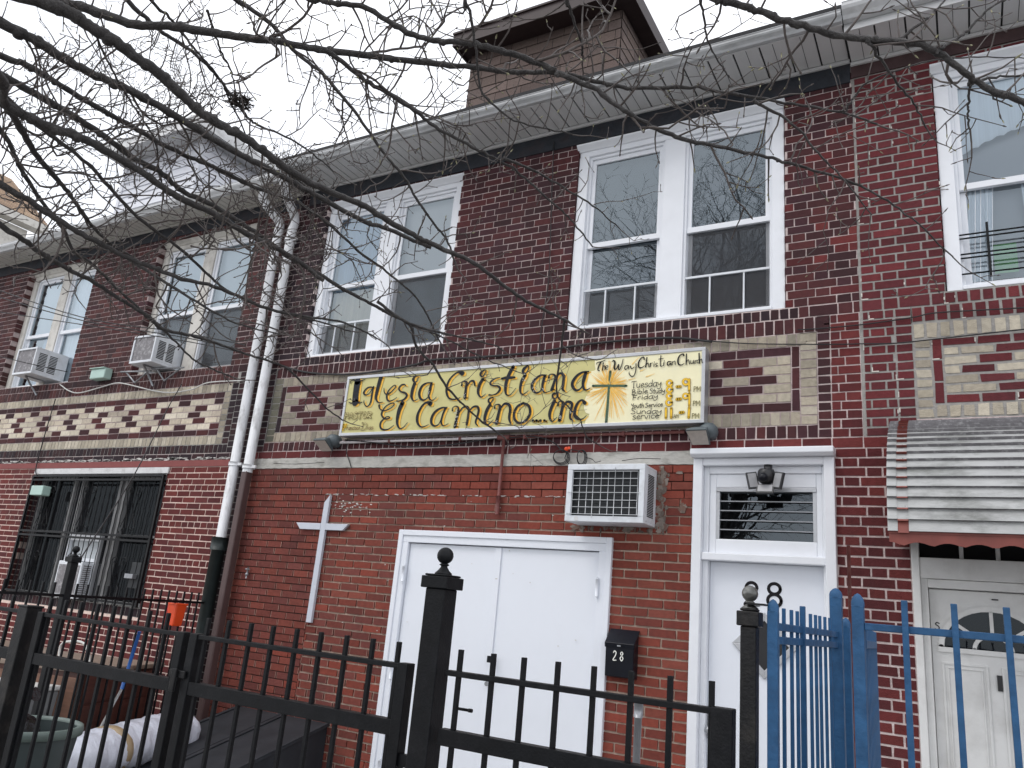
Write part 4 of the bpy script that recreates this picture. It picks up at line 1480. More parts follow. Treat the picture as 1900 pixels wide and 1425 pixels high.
# flaked paint on some letters
for z, x0, y0, x1, y1, n in ((2, 1010, 350, 1075, 545, 20), (2, 870, 300, 920, 400, 12), (2, 1150, 500, 1190, 550, 5), (1, 1740, 800, 1800, 1040, 22), (1, 1350, 500, 1380, 600, 8),
                             (2, 1390, 850, 1440, 960, 12), (2, 490, 940, 530, 985, 6), (2, 870, 940, 920, 975, 5), (2, 50, 570, 85, 640, 6), (2, 1545, 820, 1570, 860, 5)):
    for k in range(n):
        q += 1
        x, y_ = rnd.uniform(x0, x1), rnd.uniform(y0, y1)
        ribbon(mb, [(sp(z, x, y_), wpx(z, x, y_, rnd.uniform(4, 11))), (sp(z, x + rnd.uniform(-8, 8), y_ + rnd.uniform(4, 14)), wpx(z, x, y_, 5))], 2, .0140 + .000005 * q, (0, -1, 0))
mb.build('lettering', ['paint_dark', 'paint_black', 'paint_chip'], sign)
ms.build('letter_shadow', 'paint_orange', sign)

# times in yellow with brown outlines
mb = MB()


def ring(cx, cy, r_, w_, mi, d):
    pts = [(sp(3, cx + r_ * cos(a * pi / 9), cy + r_ * sin(a * pi / 9)), wpx(3, cx, cy, w_)) for a in range(19)]
    ribbon(mb, pts, mi, d, (0, -1, 0))


def bar(x0, y0, x1, y1, w_, mi, d):
    ribbon(mb, [(sp(3, x0, y0), wpx(3, x0, y0, w_)), (sp(3, x1, y1), wpx(3, x0, y0, w_))], mi, d, (0, -1, 0))


for cx, cy, r_ in ((1290, 565, 38), (1290, 660, 38), (1285, 755, 34), (1282, 850, 40), (1530, 548, 42), (1525, 755, 34)):
    ring(cx, cy, r_, 36, 1, .0094)
    ring(cx, cy, r_, 29, 0, .0102)
    ring(cx, cy, 9, 20, 2, .0098)
for x0, y0, x1, y1, w_ in ((1580, 510, 1578, 680, 28), (1582, 715, 1580, 895, 28), (1238, 935, 1236, 1075, 30), (1316, 935, 1314, 1070, 32),
                           (1580, 925, 1570, 1070, 32), (1398, 618, 1450, 616, 34), (1400, 802, 1450, 798, 40), (1445, 998, 1492, 994, 38)):
    bar(x0, y0, x1, y1, w_ + 9, 1, .0096)
    bar(x0, y0, x1, y1, w_, 0, .0104)
for x, y_ in ((1640, 690), (1630, 900), (1615, 1085)):
    a, c, b = sp(3, x, y_), sp(3, x, y_ - 44), sp(3, x + 115, y_ - 6)
    write(mb, 'PM', a.x, a.z, c.z - a.z, b.x - a.x, SY + .004, 3, wpx(3, x, y_, 11), 0, .0106)
a, c, b = sp(3, 1350, 1075), sp(3, 1350, 1045), sp(3, 1425, 1072)
write(mb, 'AM', a.x, a.z, c.z - a.z, b.x - a.x, SY + .004, 3, wpx(3, 1350, 1075, 9), 0, .0106)
mb.build('service_times', ['paint_yellow', 'paint_brown', 'paint_white', 'paint_grey'], sign)
# pastor line, low left
mb = MB()


def line1(text, xa, ya, xb, yb, xh, wid, mi, d):
    a, b, c = sp(1, xa, ya), sp(1, xb, yb), sp(1, xa, ya - xh)
    write(mb, text, a.x, a.z, c.z - a.z, b.x - a.x, SY + .004, mi, wpx(1, xa, ya, wid), (b.z - a.z) / (b.x - a.x), d)


line1('PASTOR', 112, 930, 520, 915, 52, 21, 1, .0092)
line1('PASTOR', 112, 930, 520, 915, 52, 12, 2, .0100)
mb.build('pastor_line', ['paint_yellow', 'paint_brown', 'sign_mustard'], sign)
mb = MB()
line1('F', 90, 1095, 150, 1092, 48, 24, 0, .0092)
line1('rancisco', 150, 1092, 350, 1086, 34, 7, 1, .0100)
line1('D', 362, 1090, 450, 1086, 62, 17, 1, .0092)
line1('D', 362, 1090, 450, 1086, 62, 10, 2, .0100)
line1('ias', 450, 1086, 545, 1082, 34, 7, 1, .0100)
mb.build('pastor_name', ['paint_yellow', 'paint_brown', 'sign_mustard'], sign)

# ------------------------------------------------------------------ church doors
# double door
x0, x1, z0, z1 = DDOOR
mb = MB()
cw = .10
yF = FY - .022
mb.box(x0 - .008, x0 + cw, yF, FY + .12, 0.03, z1 - cw)
mb.box(x1 - cw, x1 + .008, yF, FY + .12, 0.03, z1 - cw)
mb.box(x0 - .008, x1 + .008, yF, FY + .12, z1 - cw, z1 + .008)
mb.box(x0 - .008, x0 + .04, yF - .012, yF, 0.03, z1 + .008)
mb.box(x1 - .04, x1 + .008, yF - .012, yF, 0.03, z1 + .008)
mb.box(x0 + .04, x1 - .04, yF - .012, yF, z1 - .04, z1 + .008)
dd = mb.build('double_door_frame', 'door_paint', church, bevel=.004)
mb = MB()
mb.box(x0, x1, FY - .3, FY + .12, 0.0, 0.03)
mb.build('threshold', 'concrete', dd)
xm = at(921, 1017, FY).x
for a, b in ((x0 + cw + .006, xm - .003), (xm + .003, x1 - cw - .006)):
    mb = MB()
    mb.box(a, b, FY + .012, FY + .06, .05, z1 - cw - .006)
    if b > xm:
        mb.box(a - .012, a + .05, FY - .002, FY + .012, .05, z1 - cw - .01)
    mb.build('door_leaf', 'door_paint', dd, bevel=.003)
for xx in (x0 + cw - .004, x1 - cw + .004):
    for zc in (1.83, 1.02, .25):
        mb = MB()
        mb.tube([(xx, yF - .012, zc - .065), (xx, yF - .012, zc + .065)], .013, 8)
        mb.tube([(xx, yF - .012, zc - .078), (xx, yF - .012, zc - .066)], .009, 8)
        mb.tube([(xx, yF - .012, zc + .066), (xx, yF - .012, zc + .078)], .009, 8)
        mb.build('hinge', 'door_paint', dd)
mb = MB()
p = at(914, 1222, FY - .02)
mb.tube([(p.x, FY - .002, p.z), (p.x, FY - .05, p.z)], .011, 10)
mb.box(p.x - .02, p.x + .02, FY - .075, FY - .045, p.z - .03, p.z + .02)
mb.build('door_handle', 'black_iron', dd)
mb = MB()
p = at(906, 1269, FY - .02)
mb.tube([(p.x - .01, FY - .002, p.z), (p.x - .01, FY - .035, p.z)], .018, 12)
mb.build('lock', 'galv', dd)

# narrow entrance door with louvred transom
x0, x1, z0, z1 = DOOR
mb = MB()
mb.box(x0 - .006, x0 + .065, FY - .035, FY + .16, 0.0, z1)
mb.box(x1 - .065, x1 + .006, FY - .035, FY + .16, 0.0, z1)
mb.box(x0 + .065, x1 - .065, FY - .03, FY + .16, z1 - .055, z1)
mb.box(x0 + .065, x0 + .105, FY + .02, FY + .16, 0.0, z1 - .055)
mb.box(x1 - .085, x1 - .065, FY + .02, FY + .16, 0.0, z1 - .055)
mb.box(x0 + .105, x1 - .085, FY + .02, FY + .16, z1 - .11, z1 - .055)
# crown
mb.extx([(FY + .02, z1 + .001), (FY - .075, z1 + .001), (FY - .10, z1 + .02), (FY - .10, z1 + .062), (FY + .02, z1 + .07)], x0 - .015, x1 + .012)
# transom casing, wide and bevelled
za, zb = 2.14, z1 - .11
gx0, gx1, gz0, gz1 = -1.59, -.885, 2.245, 2.625
yT = FY + .035
mb.box(x0 + .105, gx0, yT, FY + .15, za, zb)
mb.box(gx1, x1 - .085, yT, FY + .15, za, zb)
mb.box(gx0, gx1, yT, FY + .15, gz1, zb)
mb.box(gx0, gx1, yT, FY + .15, za, gz0)
mb.box(x0 + .065, x1 - .065, FY - .02, FY + .15, 2.085, 2.139)
ed = mb.build('entrance_frame', 'white_paint', church, bevel=.006)
mb = MB()
mb.box(gx0, gx0 + .025, yT + .003, yT + .05, gz0, gz1 - .032)
mb.box(gx1 - .025, gx1, yT + .003, yT + .05, gz0, gz1 - .032)
mb.box(gx0, gx1, yT - .006, yT + .05, gz1 - .032, gz1 - .002)
mb.build('louvre_frame', 'aluminium', ed, bevel=.002)
mb = MB()
n = 5
h = (gz1 - .032 - gz0) / n
for i in range(n):
    a = gz0 + i * h
    mb.face([(gx0 + .025, yT + .012, a), (gx1 - .025, yT + .012, a), (gx1 - .025, yT + .022, a + h), (gx0 + .025, yT + .022, a + h)], 0)
    if i:
        mb.box(gx0 + .02, gx1 - .02, yT + .006, yT + .011, a - .004, a + .004, 1)
mb.build('louvre_glass', ['glass_dark', 'galv'], ed)
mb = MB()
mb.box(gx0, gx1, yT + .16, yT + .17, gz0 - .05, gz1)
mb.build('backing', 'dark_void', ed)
mb = MB()
mb.box(x0 + .107, x1 - .087, FY + .08, FY + .125, .05, 2.083)
mb.build('door_leaf', 'door_paint', ed, bevel=.003)
yL = FY + .08
dc = at(1419, 1198, yL)
mb = MB()
ro, ri = .222, .165
for k in range(4):
    a, b = k * pi / 2, (k + 1) * pi / 2
    P = [Vector((dc.x + r_ * cos(t_), yy, dc.z + r_ * sin(t_))) for yy in (yL - .018, yL - .001) for r_, t_ in ((ro, a), (ri, a), (ri, b), (ro, b))]
    mb.hexa([P[0], P[3], P[2], P[1], P[4], P[7], P[6], P[5]])
mb.build('diamond_frame', 'aluminium', ed, bevel=.003)
mb = MB()
mb.face([(dc.x + ri * cos(k * pi / 2), yL - .004, dc.z + ri * sin(k * pi / 2)) for k in range(4)][::-1])
mb.build('diamond_pane', 'black_plastic', ed)
mb = MB()
p = at(1437, 1103, yL)
q8 = [(p.x + .040 * cos(a * pi / 10), p.z + .038 + .036 * sin(a * pi / 10)) for a in range(21)]
ribbon(mb, [((x, yL, z), .022) for x, z in q8], 0, .003, (0, -1, 0))
q8 = [(p.x + .046 * cos(a * pi / 10), p.z - .042 + .042 * sin(a * pi / 10)) for a in range(21)]
ribbon(mb, [((x, yL, z), .022) for x, z in q8], 0, .0035, (0, -1, 0))
mb.build('house_number', 'paint_black', ed)
mb = MB()
px_ = p.x - .158
q2 = [(px_ - .038 * cos(a * pi / 9), p.z + .036 + .036 * sin(a * pi / 9)) for a in range(10)] + [(px_ + .030, p.z + .012), (px_ - .01, p.z - .035), (px_ - .045, p.z - .08)]
ribbon(mb, [((x, yL, z), .022) for x, z in q2], 0, .003, (0, -1, 0))
ribbon(mb, [((px_ - .045, yL, p.z - .08), .022), ((px_ + .05, yL, p.z - .08), .022)], 0, .0034, (0, -1, 0))
mb.build('house_number', 'paint_black', ed)
mb = MB()
p = at(1312, 1353, yL - .03)
mb.tube([(p.x + .02, yL, p.z), (p.x + .02, yL - .05, p.z)], .012, 10)
mb.ball((p.x + .02, yL - .06, p.z), .027)
mb.box(p.x - .006, p.x + .046, yL - .008, yL - .001, p.z - .06, p.z + .11)
mb.build('door_knob', 'galv', ed)

# right house's door
x0, x1, z0, z1 = RD
mb = MB()
mb.box(x0, x0 + .045, FY - .01, FY + .16, 0, z1)
mb.box(x1 - .045, x1, FY - .01, FY + .16, 0, z1)
mb.box(x0 + .045, x0 + .085, FY + .03, FY + .16, 0, 2.12)
mb.box(x1 - .085, x1 - .045, FY + .03, FY + .16, 0, 2.12)
mb.box(x0 + .045, x1 - .045, FY + .0, FY + .16, 2.04, 2.17)
mb.box(x0 + .085, x1 - .085, FY + .025, FY + .16, 1.985, 2.038)
for xx in (-.02, .18, .38):
    mb.box(xx - .012, xx + .012, FY + .04, FY + .14, 2.17, z1)
rd = mb.build('entrance_frame', 'door_old', rhouse, bevel=.004)
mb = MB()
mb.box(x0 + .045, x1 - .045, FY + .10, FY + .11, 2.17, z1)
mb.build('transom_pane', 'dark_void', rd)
mb = MB()
lx0, lx1 = x0 + .088, x1 - .088
yL = FY + .09
mb.box(lx0, lx1, yL, yL + .045, .05, 1.98)
# sunk panels read as raised borders
cxl = (lx0 + lx1) / 2


def border(x0_, x1_, z0_, z1_, w_=.014, y=None):
    y = yL if y is None else y
    mb.box(x0_, x1_, y - .008, y - .0005, z0_, z0_ + w_)
    mb.box(x0_, x1_, y - .008, y - .0005, z1_ - w_, z1_)
    mb.box(x0_, x0_ + w_, y - .008, y - .0005, z0_ + w_, z1_ - w_)
    mb.box(x1_ - w_, x1_, y - .008, y - .0005, z0_ + w_, z1_ - w_)


for a, b in ((lx0 + .05, cxl - .035), (cxl + .035, lx1 - .05)):
    border(a, b, .82, 1.54)
    border(a + .03, b - .03, .85, 1.51, .008)
    border(a, b, .2, .72)
mb.build('door_leaf', 'door_old', rd, bevel=.002)
mb = MB()
fz, fr = 1.628, .27
fx = cxl
arc = lambda r_, y: [(fx + r_ * cos(pi - k * pi / 16), y, fz + r_ * .88 * sin(pi - k * pi / 16)) for k in range(17)]
mb.face([*arc(fr, yL - .003)][::1], 0)
mb.build('fanlight_pane', 'glass_dim', rd)
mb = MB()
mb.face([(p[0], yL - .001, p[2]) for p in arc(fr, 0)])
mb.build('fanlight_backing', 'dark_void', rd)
mb = MB()
for r_, w_ in ((fr + .012, .03), (.10, .02)):
    ribbon(mb, [((p[0], yL, p[2]), w_) for p in arc(r_, yL)], 0, .012, (0, -1, 0))
    ribbon(mb, [((p[0], yL, p[2]), w_ + .004) for p in arc(r_, yL)], 0, .008, (0, -1, 0))
for th in (40, 90, 140):
    d = Vector((cos(R(th)), 0, sin(R(th))))
    ribbon(mb, [(Vector((fx, yL, fz)) + d * .10, .02), (Vector((fx, yL, fz)) + Vector((d.x, 0, d.z * .88)) * fr, .02)], 0, .011, (0, -1, 0))
mb.box(fx - fr - .03, fx + fr + .03, yL - .014, yL - .001, fz - .03, fz)
mb.build('fanlight_bars', 'door_old', rd)
mb = MB()
p = at(1855, 1268, yL)
mb.box(p.x - .012, p.x + .014, yL - .012, yL - .001, p.z - .045, p.z + .045)
mb.build('mail_slot', 'black_plastic', rd)
mb = MB()
p = at(1738, 1162, yL)
write(mb, 'S', p.x - .01, p.z - .02, .026, .03, yL, 0, .007, 0, .003)
mb.build('door_number', 'black_plastic', rd)
mb = MB()
p = at(1846, 1113, yL)
mb.box(p.x - .018, p.x + .018, yL - .008, yL - .001, p.z - .004, p.z + .004)
mb.build('peephole', 'black_plastic', rd)

# ------------------------------------------------------------------ awning
aw = empty('door_awning', (.5, FY - .4, 2.2), 'dirty stepped aluminium awning with red scalloped edge over the right house door', 'awning')
mb = MB()
N = 21
A0, A1 = -0.377, 1.25
prof = []
for i in range(N + 1):
    t_ = (i / N) ** 1.12 * pi / 2
    prof.append((5.785 - .755 * sin(t_), 2.235 + .80 * cos(t_)))
for i in range(N):
    (ya, za_), (yb, zb_) = prof[i], prof[i + 1]
    d = Vector((0, yb - ya, zb_ - za_))
    nn = Vector((0, d.z, -d.y)).normalized()
    if nn.z < 0:
        nn = -nn
    o1 = nn * .020
    for x0_, x1_, mi, lift in ((A0, -.325, 0, 0), (-.325, -.268, 4 if i < 10 else 1 if i == N - 1 else 2, -.004), (-.268, A1 - .2, 0, 0), (A1 - .2, A1 - .14, 1, -.006), (A1 - .14, A1, 0, 0)):
        lf = nn * lift
        a, b = Vector((0, ya, za_)) + lf, Vector((0, yb, zb_)) + o1 + lf
        c_ = Vector((0, yb, zb_)) - nn * .003 + lf
        e1, e2 = Vector((x0_, 0, 0)), Vector((x1_, 0, 0))
        mb.face([a + e1, b + e1, b + e2, a + e2], mi)
        mb.face([b + e1, c_ + e1, c_ + e2, b + e2], 3 if lift == 0 else 1)
        if lift:
            mb.face([b + e1, b + e1 + nn * .004 + d * .16, b + e2 + nn * .004 + d * .16, b + e2], 1)
        mb.face([a + e1 - nn * .004, a + e2 - nn * .004, b + e2 - nn * .004, b + e1 - nn * .004], mi)
    mb.face([(A0, ya, za_), (A0, FY - .01, za_), (A0, FY - .01, zb_), (A0, yb, zb_)], 0) if i > 30 else None
slm = mb
mb = MB()
yv = prof[-1][0]
n = 64
top, bot = [], []
for i in range(n + 1):
    x = A0 + .005 + (A1 - A0 - .01) * i / n
    top.append((x, yv - .002, 2.245))
    bot.append((x, yv - .002, 2.175 - .022 * (1 - abs(cos((x - A0) * pi / .15)) ** 1.0)))
for i in range(n):
    mb.prism([bot[i], bot[i + 1], top[i + 1], top[i]], (0, .003, 0))
mb.box(A0 + .003, A1 - .003, yv - .006, yv - .0025, 2.222, 2.242)
for xx in (A0 + .008, A1 - .012):
    mb.prism([(xx, y, z) for y, z in prof] + [(xx, FY - .02, prof[-1][1])], (.004, 0, 0), 0)
mb.build('valance', 'valance_red', aw)
for k in range(60):
    x = rnd.uniform(A0 + .03, .5)
    i = rnd.randrange(2, N - 1)
    slm.ball((x, prof[i + 1][0] - .010, prof[i + 1][1] + .012), rnd.uniform(.002, .004), 3, 6)
slm.build('slats', ['awning_metal', 'valance_red', 'awning_metal', 'coil_grey', 'awning_pink'], aw)

# ------------------------------------------------------------------ wall cross
cr = empty('wall_cross', (-5.40, FY, 1.33), 'plain white wooden cross with mitred ends on the brick wall left of double door', 'cross')
cx = at(590, 1040, FY - .03).x
zt, zb, za_ = at(606, 918, FY - .03).z, at(572, 1155, FY - .03).z, at(597, 977, FY - .03).z
xl, xr_ = at(550, 972, FY - .03).x, at(646, 977, FY - .03).x
mb = MB()
w_ = .031
y0, y1 = FY - .035, FY - .004
mb.prism([(cx - w_, y0, zb), (cx + w_, y0, zb), (cx + w_, y0, zt), (cx - w_, y0, zt - .075)], (0, y1 - y0, 0))
mb.build('upright', 'cross_paint', cr, bevel=.003)
mb = MB()
mb.prism([(xl + .06, y0 - .002, za_ - w_), (cx - w_ - .001, y0 - .002, za_ - w_), (cx - w_ - .001, y0 - .002, za_ + w_), (xl, y0 - .002, za_ + w_)], (0, y1 - y0, 0))
mb.prism([(cx + w_ + .001, y0 - .002, za_ - w_), (xr_ - .06, y0 - .002, za_ - w_), (xr_, y0 - .002, za_ + w_), (cx + w_ + .001, y0 - .002, za_ + w_)], (0, y1 - y0, 0))
mb.build('crossbar', 'cross_paint', cr, bevel=.003)


# ------------------------------------------------------------------ air conditioners
def wall_ac():
    x0, x1, yf, yb, z0, z1 = -2.685, -2.045, 5.53, FY + .05, 2.305, 2.75
    o = empty('air_conditioner', ((x0 + x1) / 2, FY, z0), 'white air conditioner with wire grid through the brick wall above double door', 'air conditioner')
    mb = MB()
    t = .045
    mb.box(x0, x1, yf, yf + .03, z1 - t, z1)
    mb.box(x0, x1, yf, yf + .03, z0, z0 + t)
    mb.box(x0, x0 + t, yf, yf + .03, z0 + t, z1 - t)
    mb.box(x1 - t, x1, yf, yf + .03, z0 + t, z1 - t)
    mb.box(x0 + .002, x1 - .002, yf + .03, yb, z1 - .02, z1 - .002)
    mb.box(x0 + .002, x1 - .002, yf + .03, yb, z0 + .002, z0 + .02)
    mb.box(x0 + .002, x0 + .02, yf + .03, yb, z0 + .02, z1 - .02)
    mb.box(x1 - .02, x1 - .002, yf + .03, yb, z0 + .02, z1 - .02)
    mb.build('case', 'plastic_white', o, bevel=.004)
    mb = MB()
    mb.box(x0 + .02, x1 - .02, yf + .04, yf + .05, z0 + .02, z1 - .02)
    for i in range(16):
        z = z0 + t + .01 + i * .0225
        mb.box(x0 + t, x1 - t, yf + .034, yf + .040, z, z + .004)
    mb.build('coil', 'coil_dark', o)
    mb = MB()
    n = 9
    gx0, gx1, gz0, gz1 = x0 + t + .004, x1 - t - .012, z0 + t + .012, z1 - t - .012
    for i in range(n + 1):
        x = gx0 + (gx1 - gx0) * i / n
        ext = .03 if i in (3, 6) else 0
        mb.tube([(x, yf + .01 - (.014 if ext else 0), gz0 - ext), (x, yf + .01 - (.014 if ext else 0), gz1 + ext)], .0026, 6)
    for i in range(7):
        z = gz0 + (gz1 - gz0) * i / 6
        ext = .03 if i in (0, 3) else 0
        mb.tube([(gx0 - ext, yf + .005 - (.014 if ext else 0), z), (gx1 + ext, yf + .005 - (.014 if ext else 0), z)], .0026, 6)
    mb.build('wire_grid', 'wire_white', o)
    mb = MB()
    for i in range(26):
        z = z0 + .06 + i * .0125
        mb.box(x1 - .003, x1 + .001, yf + .08, yf + .21, z, z + .007)
    mb.build('side_louvres', 'coil_dark', o)
    mb = MB()
    mb.tube([(x0 + .10, yf - .003, z0 + .022), (x0 + .10, yf - .0005, z0 + .022)], .017, 14)
    mb.build('drain_cap', 'old_white', o)


wall_ac()


def window_ac(xc, y0, dpt, z0, w_, h, label, support=True):
    x0, x1 = xc - w_ / 2, xc + w_ / 2
    yf = y0 - dpt
    o = empty('window_air_conditioner', (xc, y0, z0), label, 'air conditioner', 'window air conditioners')
    mb = MB()
    mb.box(x0, x1, yf + .012, y0 + .15, z0, z0 + .03)
    mb.box(x0, x1, yf + .012, y0 + .15, z0 + h - .015, z0 + h)
    mb.box(x0, x0 + .012, yf + .012, y0 + .15, z0 + .03, z0 + h - .015)
    mb.box(x1 - .012, x1, yf + .012, y0 + .15, z0 + .03, z0 + h - .015)
    mb.box(x0, x1, yf, yf + .012, z0, z0 + .03)
    mb.box(x0, x1, yf, yf + .012, z0 + h - .025, z0 + h)
    mb.box(x0, x0 + .025, yf, yf + .012, z0 + .03, z0 + h - .025)
    mb.box(x1 - .025, x1, yf, yf + .012, z0 + .03, z0 + h - .025)
    mb.build('case', 'plastic_white', o, bevel=.004)
    mb = MB()
    mb.box(x0 + .02, x1 - .02, yf + .013, yf + .02, z0 + .02, z0 + h - .02)
    mb.build('coil', 'coil_grey', o)
    mb = MB()
    for c in (0, 1):
        for i in range(12):
            z = z0 + .06 + i * (h - .12) / 12
            a = yf + .05 + c * dpt * .48
            mb.box(x1 - .002, x1 + .002, a, a + dpt * .36, z, z + .012)
    mb.build('side_louvres', 'coil_dark', o)
    if support:
        mb = MB()
        mb.tube([(xc, y0 - dpt * .8, z0 - .003), (xc, FY - .01, z0 - .22)], .012, 6)
        mb.tube([(xc, y0 - dpt * .8, z0 - .005), (xc, FY + .05, z0 - .005)], .012, 6)
        mb.build('bracket', 'galv', o)
    return o


window_ac(-8.46, FY + .02, .27, 4.05, .42, .35, 'white window air conditioner with paint speckled coil in window beside the drain pipes')
window_ac(-10.93, FY + .02, .30, 4.07, .46, .37, 'white window air conditioner hanging from the far left upper window')
# one behind the bars
o = empty('window_air_conditioner', (-9.2, FY, 1.28), 'white window air conditioner behind black iron bars on ground floor', 'air conditioner', 'window air conditioners')
mb = MB()
mb.box(-9.36, -8.90, FY - .09, FY + .3, 1.285, 1.70)
mb.build('case', 'plastic_white', o, bevel=.008)
mb = MB()
for i in range(15):
    mb.box(-8.899, -8.896, FY - .07, FY + .03, 1.33 + i * .023, 1.342 + i * .023)
mb.box(-9.33, -8.93, FY - .095, FY - .091, 1.33, 1.66)
mb.build('louvres', 'coil_grey', o)

# ------------------------------------------------------------------ lights, mailbox, boxes
def flood(px, py, label, back=1):
    p = at(px, py, FY - .14)
    o = empty('flood_light', (p.x, FY - .01, p.z), label, 'lamp', 'flood lights below the sign')
    mb = MB()
    w_, h = .085, .05
    y0, y1 = FY - .21, FY - .06
    # sloping hood: wide at its lens, narrow behind
    P = [(p.x - w_, y0, p.z + .012), (p.x + w_, y0, p.z + .012), (p.x + w_ * .85, y1, p.z - .075), (p.x - w_ * .85, y1, p.z - .075),
         (p.x - w_ * .85, y0 + .012, p.z + .028), (p.x + w_ * .85, y0 + .012, p.z + .028), (p.x + .045, y1, p.z + .075), (p.x - .045, y1, p.z + .075)]
    mb.hexa(P)
    mb.build('hood', 'lamp_grey', o, bevel=.008)
    mb = MB()
    c = Vector((p.x + .05 * back, FY - .055, p.z + .035))
    mb.lathe([(.001, -.062), (.04, -.058), (.068, -.03), (.074, 0), (.068, .03), (.04, .058), (.001, .064)], c, 18)
    mb.tube([(c.x, FY - .05, c.z), (c.x, FY - .002, c.z)], .062, 18)
    mb.build('housing', 'lamp_grey', o)
    mb = MB()
    d = Vector((0, -.003, -.002))
    q_ = [Vector(P[0]), Vector(P[1]), Vector(P[2]), Vector(P[3])]
    cc = sum(q_, Vector()) / 4
    mb.face([cc + (v - cc) * .88 + d for v in q_][::-1])
    mb.build('lens', 'lens_frost', o)


flood(600, 821, 'dark grey flood light at the left end of the sign')
flood(1296, 804, 'dark grey flood light under the right corner of sign')

p = at(1422, 893, FY - .06)
o = empty('security_light', (p.x, FY - .06, p.z + .1), 'black security light with three tilted panels above the transom window', 'lamp')
mb = MB()
mb.lathe([(.001, .085), (.05, .085), (.06, .07), (.062, .03), (.055, .0), (.03, -.02), (.001, -.022)], (p.x, FY - .06, p.z), 20)
mb.tube([(p.x + .01, FY - .05, p.z + .08), (p.x + .01, FY - .05, p.z + .12)], .03, 12)
mb.build('body', 'black_plastic', o)
mb = MB()
mb.ball((p.x - .012, FY - .118, p.z + .018), .033, squash=1.0)
mb.build('sensor_dome', 'mailbox_black', o)
for ang, dx, dz in ((78, -.085, .0), (-78, .085, .0), (0, 0, -.058)):
    mb = MB()
    X = Matrix.Translation((p.x + dx, FY - .105, p.z + dz)) @ Matrix.Rotation(R(ang), 4, 'Y') @ Matrix.Rotation(R(-28), 4, 'X') @ Matrix.Scale(1.2, 4)
    mb.box(-.05, .05, -.0, .018, -.032, .032, 0, (1, 1, 1), X)
    mb.box(-.042, .042, -.003, -.0005, -.025, .025, 1, (1, 1, 1), X)
    mb.build('lamp_panel', ['black_plastic', 'lens_dull'], o, bevel=.003)

x0, x1, z0, z1 = -2.355, -2.135, 1.20, 1.44
o = empty('mailbox', ((x0 + x1) / 2, FY, z0), 'black metal wall mailbox numbered 28 between the double door and narrow door', 'mailbox')
mb = MB()
mb.prism([(x0, FY - .095, z0 + .01), (x0, FY - .005, z0), (x0, FY - .005, z1 + .09), (x0, FY - .105, z1)], (x1 - x0, 0, 0))
mb.build('box', 'mailbox_black', o, bevel=.006)
mb = MB()
mb.prism([(x0 - .006, FY - .112, z1 + .004), (x0 - .006, FY - .106, z1 - .03), (x0 - .006, FY - .102, z1 - .002), (x0 - .006, FY - .006, z1 + .092),
          (x0 - .006, FY - .006, z1 + .104)], (x1 - x0 + .012, 0, 0))
mb.build('lid', 'mailbox_black', o, bevel=.002)
mb = MB()
yy = lambda z: FY - .095 - .010 * (z - z0) / (z1 - z0)
for ch, xx in (('2', -2.292), ('8', -2.238)):
    write(mb, ch, xx, z1 - .115, .040, .030, FY - .1012, 0, .0072, 0, .005)
mb.build('number', 'paint_white', o)
mb = MB()
mb.box((x0 + x1) / 2 - .015, (x0 + x1) / 2 + .012, FY - .116, FY - .111, z1 - .018, z1 - .008)
mb.build('latch', 'galv', o)

p = at(188, 697, FY - .06)
o = empty('outdoor_box', (p.x, FY, p.z - .05), 'mint green junction box on the brick wall between two upper windows', 'junction box')
mb = MB()
mb.box(p.x - .15, p.x + .15, FY - .12, FY - .012, p.z - .055, p.z + .075)
mb.build('box', 'mint_plastic', o, bevel=.012)
mb = MB()
mb.box(p.x - .165, p.x + .14, FY - .14, FY - .01, p.z + .076, p.z + .088)
mb.build('cover', 'mint_plastic', o, bevel=.004)
# folded antenna-like bracket next to it
p = at(225, 698, FY - .03)
mb = MB()
zz = p.z
xs_ = [p.x + .0, p.x + .26, p.x + .5, p.x + .72, p.x + 1.0]
mb.tube([(xs_[0], FY - .05, zz + .05), (xs_[2] + .1, FY - .05, zz + .02)], .011, 6)
mb.tube([(xs_[0] + .1, FY - .04, zz + .04), (xs_[1] + .06, FY - .04, zz - .11), (xs_[2], FY - .04, zz + .0)], .011, 6)
mb.tube([(xs_[2] + .1, FY - .05, zz + .05), (xs_[4] + .2, FY - .05, zz + .02)], .011, 6)
mb.tube([(xs_[2] + .2, FY - .04, zz + .03), (xs_[3] + .16, FY - .04, zz - .12), (xs_[4] + .1, FY - .04, zz + .0)], .011, 6)
tag(mb.build('steel_bracket', 'galv'), 'zigzag galvanised steel bracket fixed below the window air conditioner', 'bracket')
# small junction boxes on the barred window
p = at(76, 911, FY - .08)
mb = MB()
mb.box(p.x - .13, p.x + .13, FY - .14, FY - .03, p.z - .06, p.z + .06)
tag(mb.build('camera_box', 'mint_plastic', None, bevel=.008), 'pale grey box on the top left corner of the barred window', 'junction box')
p = at(240, 1070, FY - .08)
mb = MB()
mb.box(p.x - .09, p.x + .09, FY - .03, FY + .0, p.z - .12, p.z + .16)
o = tag(mb.build('electric_panel', 'coil_dark', None, bevel=.006), 'dark electric box with small grey handle on barred window', 'electric box')
mb = MB()
mb.box(p.x - .08, p.x + .06, FY - .09, FY - .032, p.z - .02, p.z + .03)
mb.build('handle', 'galv', o, bevel=.004)

# ------------------------------------------------------------------ drain pipes at the party line
PYY = FY - .085


def strap(mb, x, z, r_):
    mb.tube([(x, PYY, z - .02), (x, PYY, z + .02)], r_ + .006, 14)
    mb.box(x - .012, x + .012, PYY, FY, z - .012, z + .012)
    mb.box(x + r_, x + r_ + .055, PYY - .01, PYY + .01, z - .014, z + .014)


